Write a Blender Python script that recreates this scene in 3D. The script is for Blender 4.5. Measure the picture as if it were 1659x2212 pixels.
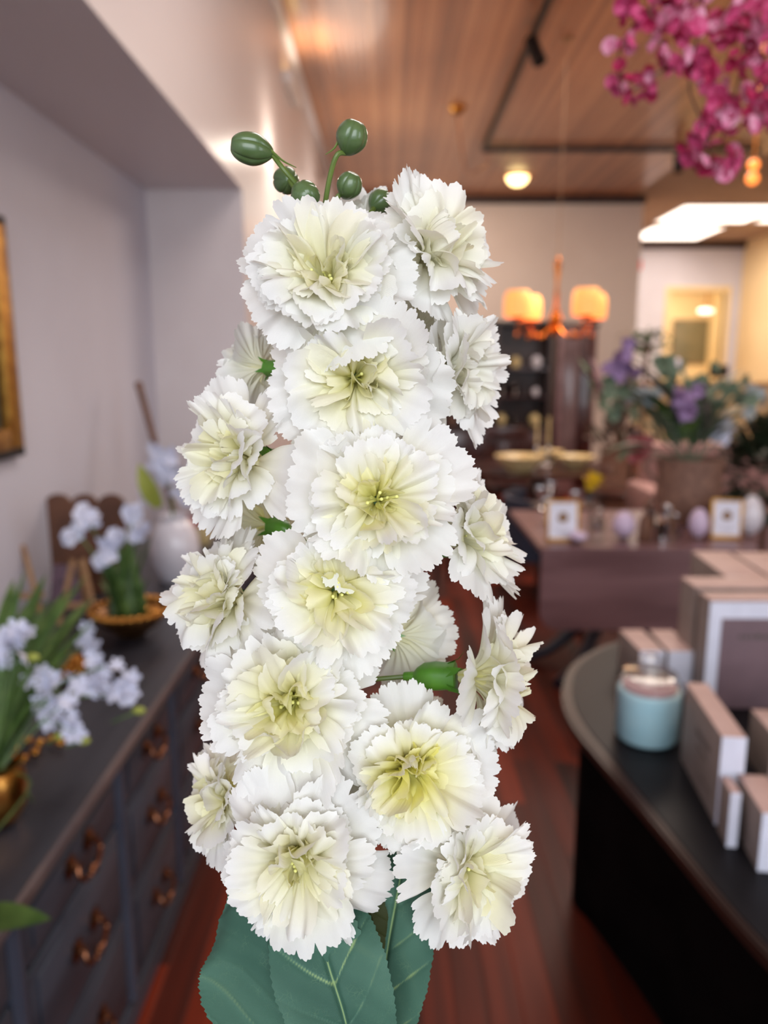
import bpy, bmesh, math, random
import numpy as np
from mathutils import Vector, Matrix, Euler

PI = math.pi
scene = bpy.context.scene
for o in list(bpy.data.objects):
    bpy.data.objects.remove(o)
COL = scene.collection

# ------------------------------------------------------------------ camera
EYE = 1.60
PITCH, YAW = math.radians(10.78), math.radians(0.36)
F_PX = 1659.0
cam_d = bpy.data.cameras.new('camera')
cam = bpy.data.objects.new('camera', cam_d); COL.objects.link(cam)
cam.location = (0, 0, EYE)
CAM_R = Euler((PI / 2 - PITCH, 0, YAW))
cam.rotation_euler = CAM_R
cam_d.sensor_fit = 'HORIZONTAL'; cam_d.sensor_width = 26.0; cam_d.lens = 26.0
cam_d.clip_start = 0.02; cam_d.clip_end = 60
cam_d.dof.use_dof = True; cam_d.dof.focus_distance = 0.300; cam_d.dof.aperture_fstop = 6.4
scene.camera = cam
CM = CAM_R.to_matrix()

def ray(px, py):
    return CM @ Vector(((px - 829.5) / F_PX, -(py - 1106.0) / F_PX, -1.0))
def at(px, py, X=None, Y=None, Z=None, D=None):
    r = ray(px, py)
    if D is not None: t = D
    elif X is not None: t = X / r.x
    elif Y is not None: t = Y / r.y
    else: t = (Z - EYE) / r.z
    return Vector((0, 0, EYE)) + r * t

# ------------------------------------------------------------------ world, lights, exposure
scene.view_settings.view_transform = 'Standard'
scene.view_settings.look = 'None'
scene.view_settings.gamma = 1.0
scene.view_settings.use_curve_mapping = False
scene.view_settings.exposure = 0.0
w = bpy.data.worlds.new('world'); scene.world = w; w.use_nodes = True
w.node_tree.nodes['Background'].inputs[0].default_value = (0.75, 0.86, 1.0, 1)
w.node_tree.nodes['Background'].inputs[1].default_value = 1.6

def area(name, loc, rot, sx, sy, power, color):
    l = bpy.data.lights.new(name, 'AREA'); l.shape = 'RECTANGLE'; l.size = sx; l.size_y = sy
    l.energy = power; l.color = color
    o = bpy.data.objects.new(name, l); COL.objects.link(o); o.location = loc; o.rotation_euler = rot
    return o
# daylight through the shop window behind the camera, and added ceiling lights that fill the rooms
area('window_daylight', (0.2, -2.15, 2.3), (PI / 2 - .1, 0, 0), 2.4, 1.6, 60, (0.93, 0.96, 1.0))
area('window_daylight_side', (5.0, -2.15, 1.9), (PI / 2, 0, 0), 3.0, 2.2, 70, (0.9, 0.94, 1.0))
area('ceiling_fill_front', (0.6, 2.4, 3.9), (0, 0, 0), 1.4, 1.4, 44, (1.0, 0.93, 0.88))
area('ceiling_fill_middle', (2.4, 6.5, 3.9), (0, 0, 0), 1.8, 1.8, 150, (1.0, 0.84, 0.72))
area('ceiling_fill_rear', (0.5, 10.0, 3.9), (0.25, 0, 0), 1.4, .6, 38, (1.0, 0.86, 0.74))  # added wash to brighten the back wall
area('ceiling_fill_back', (5.4, 13.6, 3.9), (0, 0, 0), 1.6, 1.6, 90, (1.0, 0.88, 0.74))

# ------------------------------------------------------------------ materials
def lin(c):
    return tuple(((v / 255) / 12.92 if v / 255 <= 0.04045 else ((v / 255 + 0.055) / 1.055) ** 2.4) for v in c) + (1,)
def mat(name, rgb, rough=0.6, metal=0.0, rgb2=None, scale=8.0, bump=0.0, stretch=None, emit=None, estr=0, alpha=None, coat=0, spec=None):
    m = bpy.data.materials.new(name); m.use_nodes = True
    nt = m.node_tree; N = nt.nodes; L = nt.links
    b = N['Principled BSDF']
    b.inputs['Base Color'].default_value = lin(rgb)
    b.inputs['Roughness'].default_value = rough; b.inputs['Metallic'].default_value = metal
    if spec is not None: b.inputs['Specular IOR Level'].default_value = spec
    if coat: b.inputs['Coat Weight'].default_value = coat
    tc = N.new('ShaderNodeTexCoord'); mp = N.new('ShaderNodeMapping')
    L.new(tc.outputs['Object'], mp.inputs[0])
    if stretch: mp.inputs['Scale'].default_value = stretch
    nz = N.new('ShaderNodeTexNoise'); nz.inputs['Scale'].default_value = scale; nz.inputs['Detail'].default_value = 4
    L.new(mp.outputs[0], nz.inputs['Vector'])
    r2 = rgb2 or tuple(max(0, v - 10) for v in rgb)
    mx = N.new('ShaderNodeMix'); mx.data_type = 'RGBA'
    mx.inputs['A'].default_value = lin(rgb); mx.inputs['B'].default_value = lin(r2)
    rp = N.new('ShaderNodeMapRange'); rp.inputs[1].default_value = 0.35; rp.inputs[2].default_value = 0.65
    L.new(nz.outputs['Fac'], rp.inputs[0]); L.new(rp.outputs[0], mx.inputs['Factor'])
    L.new(mx.outputs['Result'], b.inputs['Base Color'])
    if bump:
        bp = N.new('ShaderNodeBump'); bp.inputs['Strength'].default_value = bump; bp.inputs['Distance'].default_value = 0.004
        L.new(nz.outputs['Fac'], bp.inputs['Height']); L.new(bp.outputs[0], b.inputs['Normal'])
    if emit:
        b.inputs['Emission Color'].default_value = lin(emit); b.inputs['Emission Strength'].default_value = estr
    if alpha is not None:
        b.inputs['Alpha'].default_value = alpha
    return m

def thin_glass(name, rgb, a=0.25):
    m = bpy.data.materials.new(name); m.use_nodes = True
    N = m.node_tree.nodes; L = m.node_tree.links; out = N['Material Output']; N.remove(N['Principled BSDF'])
    t = N.new('ShaderNodeBsdfTransparent'); t.inputs[0].default_value = (.97, .985, .985, 1)
    g = N.new('ShaderNodeBsdfGlossy'); g.inputs['Roughness'].default_value = 0.06
    f = N.new('ShaderNodeLayerWeight'); f.inputs['Blend'].default_value = a
    x = N.new('ShaderNodeMixShader'); L.new(f.outputs['Facing'], x.inputs[0]); L.new(t.outputs[0], x.inputs[1]); L.new(g.outputs[0], x.inputs[2])
    L.new(x.outputs[0], out.inputs[0]); return m

def boards_mat(name, rgbs, width, axis, rough, gap=0.04, plank=None, bumpd=0.006, coat=0, grain=1.0):
    """boards running along one axis: colour per board, groove bump"""
    m = bpy.data.materials.new(name); m.use_nodes = True
    N = m.node_tree.nodes; L = m.node_tree.links; b = N['Principled BSDF']
    tc = N.new('ShaderNodeTexCoord'); sp = N.new('ShaderNodeSeparateXYZ'); L.new(tc.outputs['Object'], sp.inputs[0])
    def mth(op, a, bb=None):
        n = N.new('ShaderNodeMath'); n.operation = op
        for i, v in enumerate((a, bb)):
            if v is None: continue
            if isinstance(v, (int, float)): n.inputs[i].default_value = v
            else: L.new(v, n.inputs[i])
        return n.outputs[0]
    u = sp.outputs['X'] if axis == 'Y' else sp.outputs['Y']
    v = sp.outputs['Y'] if axis == 'Y' else sp.outputs['X']
    q = mth('DIVIDE', u, width); idx = mth('FLOOR', q); fr = mth('FRACT', q)
    wn = N.new('ShaderNodeTexWhiteNoise'); wn.noise_dimensions = '2D'
    cb = N.new('ShaderNodeCombineXYZ'); L.new(idx, cb.inputs[0])
    if plank:
        w1 = N.new('ShaderNodeTexWhiteNoise'); w1.noise_dimensions = '1D'; L.new(idx, w1.inputs['W'])
        vv = mth('FLOOR', mth('ADD', mth('DIVIDE', v, plank), mth('MULTIPLY', w1.outputs['Value'], 7.3)))
        L.new(vv, cb.inputs[1])
    L.new(cb.outputs[0], wn.inputs['Vector'])
    mp = N.new('ShaderNodeMapping'); L.new(tc.outputs['Object'], mp.inputs[0])
    mp.inputs['Scale'].default_value = (14, 0.7, 14) if axis == 'Y' else (0.7, 14, 14)
    nz = N.new('ShaderNodeTexNoise'); nz.inputs['Scale'].default_value = 2.2; nz.inputs['Detail'].default_value = 5
    L.new(mp.outputs[0], nz.inputs['Vector'])
    nz2 = N.new('ShaderNodeTexNoise'); nz2.inputs['Scale'].default_value = 0.55; L.new(tc.outputs['Object'], nz2.inputs['Vector'])
    f = mth('ADD', mth('MULTIPLY', wn.outputs['Value'], 0.5), mth('MULTIPLY', nz.outputs['Fac'], 0.5 * grain))
    f = mth('ADD', f, mth('MULTIPLY', mth('SUBTRACT', nz2.outputs['Fac'], 0.5), 0.8))
    cr = N.new('ShaderNodeValToRGB'); L.new(f, cr.inputs[0])
    cr.color_ramp.elements[0].position = 0.15; cr.color_ramp.elements[1].position = 0.85
    cr.color_ramp.elements[0].color = lin(rgbs[0]); cr.color_ramp.elements[1].color = lin(rgbs[-1])
    if len(rgbs) == 3:
        e = cr.color_ramp.elements.new(0.5); e.color = lin(rgbs[1])
    d = mth('ABSOLUTE', mth('SUBTRACT', fr, 0.5))
    g = N.new('ShaderNodeMapRange'); g.inputs[1].default_value = 0.5 - gap; g.inputs[2].default_value = 0.5
    g.inputs[3].default_value = 1; g.inputs[4].default_value = 0; L.new(d, g.inputs[0])
    bp = N.new('ShaderNodeBump'); bp.inputs['Strength'].default_value = 0.7; bp.inputs['Distance'].default_value = bumpd
    L.new(g.outputs[0], bp.inputs['Height']); L.new(bp.outputs[0], b.inputs['Normal'])
    L.new(cr.outputs[0], b.inputs['Base Color']); b.inputs['Roughness'].default_value = rough
    if coat: b.inputs['Coat Weight'].default_value = coat; b.inputs['Coat Roughness'].default_value = 0.12
    return m

# ------------------------------------------------------------------ mesh helpers
class MB:
    def __init__(s): s.v = []; s.f = []
    def add(s, vs, fs):
        k = len(s.v); s.v += [tuple(p) for p in vs]; s.f += [tuple(i + k for i in f) for f in fs]; return s
    def box(s, lo, hi, bev=0.0, M=None):
        bm = bmesh.new(); bmesh.ops.create_cube(bm, size=1)
        for v in bm.verts:
            v.co = Vector([(lo[i] + hi[i]) / 2 + v.co[i] * (hi[i] - lo[i]) for i in range(3)])
        if bev: bmesh.ops.bevel(bm, geom=bm.edges[:], offset=bev, segments=2, affect='EDGES', profile=0.6)
        if M is not None: bmesh.ops.transform(bm, matrix=M, verts=bm.verts[:])
        bm.verts.ensure_lookup_table(); bm.verts.index_update()
        s.add([v.co[:] for v in bm.verts], [[v.index for v in f.verts] for f in bm.faces]); bm.free(); return s
    def lathe(s, prof, n=32, M=None, flute=0, flamp=0.0):
        vs, fs = [], []
        for (r, z) in prof:
            for i in range(n):
                a = 2 * PI * i / n
                rr = r * (1 + flamp * math.cos(flute * a)) if flute else r
                p = Vector((rr * math.cos(a), rr * math.sin(a), z)); vs.append(M @ p if M is not None else p)
        m = len(prof)
        for j in range(m - 1):
            for i in range(n):
                fs.append((j * n + i, j * n + (i + 1) % n, (j + 1) * n + (i + 1) % n, (j + 1) * n + i))
        if prof[0][0] > 1e-6: fs.append(tuple(range(n))[::-1])
        if prof[-1][0] > 1e-6: fs.append(tuple((m - 1) * n + i for i in range(n)))
        s.add(vs, fs); return s
    def tube(s, pts, rad, n=8, cap=True):
        pts = [Vector(p) for p in pts]
        if not isinstance(rad, (list, tuple)): rad = [rad] * len(pts)
        vs, fs = [], []; up = None
        for i, p in enumerate(pts):
            t = (pts[min(i + 1, len(pts) - 1)] - pts[max(i - 1, 0)]).normalized()
            if up is None:
                up = Vector((0, 0, 1)) if abs(t.z) < 0.9 else Vector((1, 0, 0))
            a = t.cross(up).normalized(); up = a.cross(t).normalized()
            for k in range(n):
                an = 2 * PI * k / n; vs.append(p + (a * math.cos(an) + up * math.sin(an)) * rad[i])
        for i in range(len(pts) - 1):
            for k in range(n):
                fs.append((i * n + k, i * n + (k + 1) % n, (i + 1) * n + (k + 1) % n, (i + 1) * n + k))
        if cap: fs.append(tuple(range(n))[::-1]); fs.append(tuple((len(pts) - 1) * n + k for k in range(n)))
        s.add(vs, fs); return s
    def ball(s, c, r, n=12, sc=(1, 1, 1), M=None):
        prof = [(r * math.sin(PI * i / n) + 1e-9, -r * math.cos(PI * i / n)) for i in range(n + 1)]
        T = Matrix.Translation(c) @ (M or Matrix.Identity(4)) @ Matrix.Diagonal((*sc, 1))
        return s.lathe(prof, n * 2, T)
    def build(s, name, m, parent=None, smooth=True, loc=None):
        me = bpy.data.meshes.new(name); me.from_pydata(s.v, [], s.f); me.update()
        if m: me.materials.append(m)
        o = bpy.data.objects.new(name, me); COL.objects.link(o)
        if smooth:
            me.polygons.foreach_set('use_smooth', [True] * len(me.polygons))
            try: me.set_sharp_from_angle(angle=math.radians(40))
            except Exception: pass
        if parent is not None: o.parent = parent
        if loc is not None: o.location = loc
        return o

def tag(o, label=None, cat=None, group=None, kind=None):
    if label: o['label'] = label
    if cat: o['category'] = cat
    if group: o['group'] = group
    if kind: o['kind'] = kind
    return o
def empty(name, loc=(0, 0, 0), rz=0, label=None, cat=None, group=None):
    o = bpy.data.objects.new(name, None); COL.objects.link(o); o.location = loc; o.rotation_euler = (0, 0, rz)
    o.empty_display_size = 0.05
    return tag(o, label, cat, group)
def struct(name, mb, m, smooth=False, label=None):
    o = mb.build(name, m, smooth=smooth); tag(o, label, None, None, 'structure'); return o
def copy_tree(o, parent=None):
    c = o.copy(); COL.objects.link(c); c.parent = parent
    for ch in list(o.children): copy_tree(ch, c)
    return c
def catmull(P, n):
    P = [np.array(p, float) for p in P]; P = [2 * P[0] - P[1]] + P + [2 * P[-1] - P[-2]]
    out = []
    m = len(P) - 3
    for i in range(n):
        u = i / (n - 1) * m; k = min(int(u), m - 1); t = u - k
        a, b, c, d = P[k:k + 4]
        out.append(0.5 * ((2 * b) + (-a + c) * t + (2 * a - 5 * b + 4 * c - d) * t * t + (-a + 3 * b - 3 * c + d) * t ** 3))
    return out
def axis_matrix(loc, ax, spin=0.0):
    z = Vector(ax).normalized()
    q = z.to_track_quat('Z', 'Y')
    return Matrix.Translation(loc) @ q.to_matrix().to_4x4() @ Matrix.Rotation(spin, 4, 'Z')

# ------------------------------------------------------------------ the room
m_wall = mat('painted_wall', (206, 204, 216), 0.7, scale=1.2, rgb2=(198, 195, 207), bump=0.05)
m_wall2 = mat('painted_wall_satin', (216, 206, 206), 0.38, scale=1.5, rgb2=(208, 196, 196), bump=0.04, stretch=(1, 0.15, 1))
m_backwall = mat('back_wall_paint', (232, 216, 204), 0.7, scale=1.0, rgb2=(224, 206, 194))
m_cream = mat('cream_wall_paint', (238, 214, 170), 0.7, scale=1.0, rgb2=(230, 204, 158))
m_ceil = boards_mat('beadboard_ceiling', [(150, 98, 66), (184, 124, 84), (208, 150, 106)], 0.055, 'Y', 0.34, gap=0.14, bumpd=0.008, grain=0.8, coat=0.25)
m_plaster = mat('plaster_ceiling', (170, 142, 124), 0.8, scale=1.5)
m_floor = boards_mat('mahogany_floor', [(42, 11, 6), (82, 24, 9), (134, 44, 15)], 0.085, 'Y', 0.46, gap=0.02, plank=1.3, bumpd=0.0015)
m_floor.node_tree.nodes['Principled BSDF'].inputs['Specular IOR Level'].default_value = 0.22
m_darktrim = mat('dark_trim', (58, 32, 24), 0.5)
m_whitetrim = mat('white_trim', (228, 220, 216), 0.5)

XL, XB, XR = -1.28, -0.77, 7.0
YF, YR, YBK, YDEEP = -2.3, 4.27, 11.77, 15.88
ZC, ZS = 4.0, 2.51
struct('floor', MB().box((XL - .1, YF, -0.06), (XR + .1, YDEEP + .1, 0)), m_floor)
struct('ceiling', MB().box((XL - .1, YF, ZC), (3.5, YDEEP + .1, ZC + 0.1)), m_ceil)
struct('ceiling', MB().box((3.5, YF, ZC), (XR + .1, 9.5, ZC + 0.1)), m_ceil)
struct('ceiling', MB().box((3.5, 9.5, ZC), (XR + .1, YDEEP + .1, ZC + 0.1)), m_plaster)
struct('wall_left', MB().box((XL - .12, YF, 0), (XL, YR, ZS)), m_wall)
struct('wall_left_chimney', MB().box((XL - .12, YR, 0), (XB, YBK, ZS)), m_wall2)
struct('wall_left_bulkhead', MB().box((XL - .12, YF, ZS), (XB, YBK, ZC)), m_wall2)
struct('wall_back', MB().box((XB, YBK, 0), (3.68, YBK + .14, ZC)), m_backwall)
struct('wall_deep', MB().box((3.56, YDEEP, 0), (5.60, YDEEP + .12, ZC)).box((6.7, YDEEP, 0), (XR, YDEEP + .12, ZC)).box((5.60, YDEEP, 3.05), (6.7, YDEEP + .12, ZC)), m_wall)
struct('wall_right', MB().box((XR, YF, 0), (XR + .12, YDEEP + .1, ZC)), m_cream)
struct('wall_side', MB().box((3.56, YBK + .14, 0), (3.68, YDEEP, ZC)), m_backwall)
fw = MB().box((XL, YF - .12, 0), (-1.0, YF, ZC)).box((-1.0, YF - .12, 0), (XR, YF, 0.6)).box((-1.0, YF - .12, 3.2), (XR, YF, ZC)).box((2.1, YF - .12, .6), (3.3, YF, 3.2)).box((6.5, YF - .12, .6), (XR, YF, 3.2))
struct('wall_front', fw, m_wall)
struct('trim_1', MB().box((XB, YBK - .08, ZC - .10), (3.70, YBK, ZC - .003), .01), m_darktrim)
struct('trim_2', MB().box((3.58, YDEEP - .1, ZC - .13), (XR, YDEEP, ZC - .003), .01), m_darktrim)
struct('baseboard_back', MB().box((XB, YBK - .03, 0), (3.68, YBK, .16), .005), m_whitetrim)
struct('trim_3', MB().box((XB, YF, ZC - .06), (XB + .05, YBK - .1, ZC - .003), .008), m_wall2)
# doorway in the deep wall with the cream room behind
struct('door_1', MB().box((5.50, YDEEP - .03, 0), (5.60, YDEEP + .13, 3.15)).box((6.7, YDEEP - .03, 0), (6.8, YDEEP + .13, 3.15)).box((5.60, YDEEP - .03, 3.05), (6.7, YDEEP + .13, 3.15)), m_cream)
struct('wall_hall', MB().box((5.0, 18.6, 0), (7.5, 18.7, 3.6)).box((4.9, YDEEP + .12, 0), (5.0, 18.7, 3.6)).box((7.5, YDEEP + .12, 0), (7.6, 18.7, 3.6)).box((4.9, YDEEP + .12, 3.6), (7.6, 18.7, 3.7)).box((4.9, YDEEP + .12, -.06), (7.6, 18.7, 0)), m_cream)
area('hall_lamp', (6.2, 17.3, 3.5), (0, 0, 0), 1.0, 0.8, 55, (1.0, 0.90, 0.72))

# ------------------------------------------------------------------ hero: the tall stem of white faux carnations
def vcol_mat(name, stops, attr, rough=0.8, transl=0.25, weave=0.0, coat=0.0, vein=None, extra_noise=0.0):
    m = bpy.data.materials.new(name); m.use_nodes = True
    N = m.node_tree.nodes; L = m.node_tree.links; b = N['Principled BSDF']; out = N['Material Output']
    a = N.new('ShaderNodeAttribute'); a.attribute_name = attr
    cr = N.new('ShaderNodeValToRGB')
    e = cr.color_ramp.elements
    e[0].position, e[1].position = stops[0][0], stops[-1][0]
    e[0].color, e[1].color = lin(stops[0][1]), lin(stops[-1][1])
    for p, c in stops[1:-1]:
        k = e.new(p); k.color = lin(c)
    L.new(a.outputs['Fac'], cr.inputs[0])
    col = cr.outputs[0]
    tc = N.new('ShaderNodeTexCoord')
    if vein:
        vo = N.new('ShaderNodeTexVoronoi'); vo.feature = 'DISTANCE_TO_EDGE'; vo.inputs['Scale'].default_value = 15
        L.new(tc.outputs['UV'], vo.inputs['Vector'])
        mr = N.new('ShaderNodeMapRange'); mr.inputs[1].default_value = 0.0; mr.inputs[2].default_value = 0.05
        mr.inputs[3].default_value = 0.35; mr.inputs[4].default_value = 0
        L.new(vo.outputs['Distance'], mr.inputs[0])
        nz = N.new('ShaderNodeTexNoise'); nz.inputs['Scale'].default_value = 3.5; L.new(tc.outputs['UV'], nz.inputs['Vector'])
        r2 = N.new('ShaderNodeMapRange'); r2.inputs[1].default_value = 0.5; r2.inputs[2].default_value = 0.75; L.new(nz.outputs['Fac'], r2.inputs[0])
        mu = N.new('ShaderNodeMath'); mu.operation = 'MULTIPLY'; L.new(mr.outputs[0], mu.inputs[0]); L.new(r2.outputs[0], mu.inputs[1])
        mx = N.new('ShaderNodeMix'); mx.data_type = 'RGBA'; L.new(mu.outputs[0], mx.inputs['Factor']); L.new(col, mx.inputs['A'])
        mx.inputs['B'].default_value = lin(vein); col = mx.outputs['Result']
    L.new(col, b.inputs['Base Color']); b.inputs['Roughness'].default_value = rough
    b.inputs['Specular IOR Level'].default_value = 0.3
    if coat: b.inputs['Coat Weight'].default_value = coat
    if weave:
        mp = N.new('ShaderNodeMapping'); L.new(tc.outputs['UV'], mp.inputs[0])
        s1 = N.new('ShaderNodeTexWave'); s1.bands_direction = 'X'; s1.inputs['Scale'].default_value = weave
        s2 = N.new('ShaderNodeTexWave'); s2.bands_direction = 'Y'; s2.inputs['Scale'].default_value = weave
        L.new(mp.outputs[0], s1.inputs['Vector']); L.new(mp.outputs[0], s2.inputs['Vector'])
        ad = N.new('ShaderNodeMath'); ad.operation = 'ADD'; L.new(s1.outputs['Fac'], ad.inputs[0]); L.new(s2.outputs['Fac'], ad.inputs[1])
        bp = N.new('ShaderNodeBump'); bp.inputs['Strength'].default_value = 0.25; bp.inputs['Distance'].default_value = 0.0002
        L.new(ad.outputs[0], bp.inputs['Height']); L.new(bp.outputs[0], b.inputs['Normal'])
    if transl:
        t = N.new('ShaderNodeBsdfTranslucent'); L.new(col, t.inputs[0])
        x = N.new('ShaderNodeMixShader'); x.inputs[0].default_value = transl
        L.new(b.outputs[0], x.inputs[1]); L.new(t.outputs[0], x.inputs[2]); L.new(x.outputs[0], out.inputs[0])
    return m

m_petal = vcol_mat('petal_fabric', [(0.0, (247, 246, 242)), (0.18, (248, 246, 230)), (0.55, (250, 246, 206)), (1.0, (250, 245, 160))], 'tint', 0.75, 0.36, weave=50)
m_green = mat('green_plastic', (88, 142, 44), 0.35, rgb2=(70, 122, 36), scale=60)
m_bud = mat('bud_plastic', (88, 110, 66), 0.3, rgb2=(72, 94, 54), scale=60, coat=0.3)
m_stalk = mat('stalk_plastic', (98, 118, 48), 0.4, rgb2=(84, 104, 42), scale=80)
m_stamen = mat('stamen_plastic', (244, 242, 160), 0.4, scale=200)
m_leaf = vcol_mat('leaf_fabric', [(0.0, (44, 82, 68)), (0.4, (74, 112, 94)), (1.0, (150, 176, 118))], 'tint', 0.62, 0.12, weave=26, vein=(128, 160, 120))
m_leafshaded = vcol_mat('leaf_underside_shaded', [(0.0, (52, 58, 26)), (1.0, (76, 82, 40))], 'tint', 0.6, 0.2, weave=26)  # dark olive puts the backlit shade into the leaf colour

def smooth(x): x = np.clip(x, 0, 1); return x * x * (3 - 2 * x)

def petal_arrays(rng, phi, L, W, e0, e1, bend=0.35, ruf=0.05, k1=5.0, cup=0.0, teeth=9, td=0.07, twist=0.0, curl=0.0, r0=0.05, lat=0.10, tint0=1.0, tfall=1.6, tadd=0.0, nt=13):
    ns = teeth * 9 + 1
    s = np.linspace(-1, 1, ns); t = np.linspace(0, 1, nt) ** 0.85
    # scalloped, pinked tip: rounded lobes that carry small teeth
    ph = rng.uniform(0, 1); x_ = s * teeth / 2 + ph
    per = rng.uniform(0.45, 1.3, teeth + 3)[np.clip(np.floor(x_ + teeth / 2).astype(int), 0, teeth + 2)]
    lobe = 1 - np.abs(np.sin(x_ * PI)) ** 0.7
    big = 1 - np.abs(np.sin(x_ * PI / rng.uniform(2.2, 3.2) + rng.uniform(0, 3))) ** 0.6
    E = 1 - 0.20 * np.abs(s) ** 3.5 - td * lobe * per - td * 0.7 * big - 0.026 * np.abs(((x_ * 3.0) % 1.0) * 2 - 1) + 0.03 * np.sin(s * 3 + rng.uniform(0, 6))
    for _ in range(rng.integers(0, 2)):                       # a deeper notch between lobes
        c = rng.uniform(-0.7, 0.7); E -= 0.12 * np.exp(-((s - c) / 0.04) ** 2)
    q = np.linspace(0, 1.1, 60)
    e = e0 + (e1 - e0) * smooth(q / bend) - curl * smooth((q - 0.5) / 0.5)
    dr = np.cumsum(np.cos(e)) * (q[1] - q[0]) * L; dz = np.cumsum(np.sin(e)) * (q[1] - q[0]) * L
    T, S = np.meshgrid(t, s, indexing='ij')
    QQ = T * E[None, :]
    r = r0 + np.interp(QQ, q, dr); z = np.interp(QQ, q, dz); el = np.interp(QQ, q, e)
    ph1, ph2, ph3 = rng.uniform(0, 6.28, 3)
    disp = ruf * QQ ** 1.4 * (np.sin(k1 * S + ph1) + 0.55 * np.sin(k1 * 1.9 * S + ph2 + 3 * QQ)) \
        + 0.016 * np.sin(PI * np.clip(QQ, 0, 1) * .85) * np.sin(rng.uniform(9, 15) * S + ph3) + cup * S ** 2 * QQ
    disp += 0.0035 * QQ ** 3 * np.sin(s * teeth * PI)[None, :] + 0.020 * QQ ** 5 * np.sin(s * rng.uniform(7, 11) + ph2)[None, :]
    r = r - np.sin(el) * disp; z = z + np.cos(el) * disp
    wl = 0.34 + 0.66 * smooth(QQ * 1.5)
    az = S * W * wl
    # lateral position around the axis (chord keeps near-axis petals from collapsing)
    x = r * np.cos(az); y = r * np.sin(az) + lat * L * W * S * smooth(QQ * 1.6)
    # twist about the petal's own line
    if twist:
        a = twist * QQ; zc = np.interp(t, q, dz)[:, None]
        y2 = y * np.cos(a) - (z - zc) * np.sin(a); z2 = zc + y * np.sin(a) + (z - zc) * np.cos(a); y, z = y2, z2
    c, sn = math.cos(phi), math.sin(phi)
    V = np.stack([x * c - y * sn, x * sn + y * c, z], -1).reshape(-1, 3)
    tint = np.clip(tint0 * (1 - QQ * tfall) + tadd * (1 - 0.75 * QQ ** 2), 0, 1).reshape(-1)
    UV = np.stack([S * W * L * 0.5, T * L * 0.5], -1).reshape(-1, 2)
    F = []
    for i in range(nt - 1):
        for j in range(ns - 1):
            a = i * ns + j; F.append((a, a + 1, a + ns + 1, a + ns))
    return V, F, tint, UV

def sheet_object(name, parts, m, parent, M=None, scale=1.0):
    vs, fs, ts, uvs = [], [], [], []; k = 0
    for (V, F, t, U) in parts:
        vs.append(V * scale); fs += [tuple(i + k for i in f) for f in F]; ts.append(t); uvs.append(U * scale * 30); k += len(V)
    V = np.concatenate(vs); T = np.concatenate(ts); U = np.concatenate(uvs)
    me = bpy.data.meshes.new(name); me.from_pydata(V.tolist(), [], fs); me.update()
    at_ = me.attributes.new('tint', 'FLOAT', 'POINT'); at_.data.foreach_set('value', T.astype(np.float32))
    uv = me.uv_layers.new(name='UVMap'); li = np.empty(len(me.loops), np.int32); me.loops.foreach_get('vertex_index', li)
    uv.data.foreach_set('uv', U[li].astype(np.float32).ravel())
    me.polygons.foreach_set('use_smooth', [True] * len(me.polygons)); me.materials.append(m)
    o = bpy.data.objects.new(name, me); COL.objects.link(o); o.parent = parent
    if M is not None: o.matrix_local = M
    return o

D0 = 0.332
def cpt(px, py, d): return at(px, py, D=d)
stem_root = empty('carnation_stem', cpt(812, 2900, D0), 0,
                  'tall faux stem of ruffled white carnations held upright in front of the shop', 'flower')
ROOT_INV = Matrix.Translation(stem_root.location).inverted()
def under_root(o): return o

stem_px = [(700, 455), (715, 560), (730, 760), (740, 1000), (755, 1300), (770, 1600), (790, 1850), (800, 2050), (808, 2250), (812, 2900)]
stem_w = [ROOT_INV @ cpt(x, y, D0) for x, y in stem_px]
sp = catmull([tuple(p) for p in stem_w], 60)
MB().tube(sp, [0.0012 + 0.0016 * (i / 59) for i in range(60)], 10).build('stalk', m_stalk, stem_root)
def stem_at(py):
    for (a, b) in zip(stem_px, stem_px[1:]):
        if a[1] <= py <= b[1]:
            u = (py - a[1]) / (b[1] - a[1]); return ROOT_INV @ cpt(a[0] + (b[0] - a[0]) * u, py, D0)
    return ROOT_INV @ cpt(*stem_px[0], D0)

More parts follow.
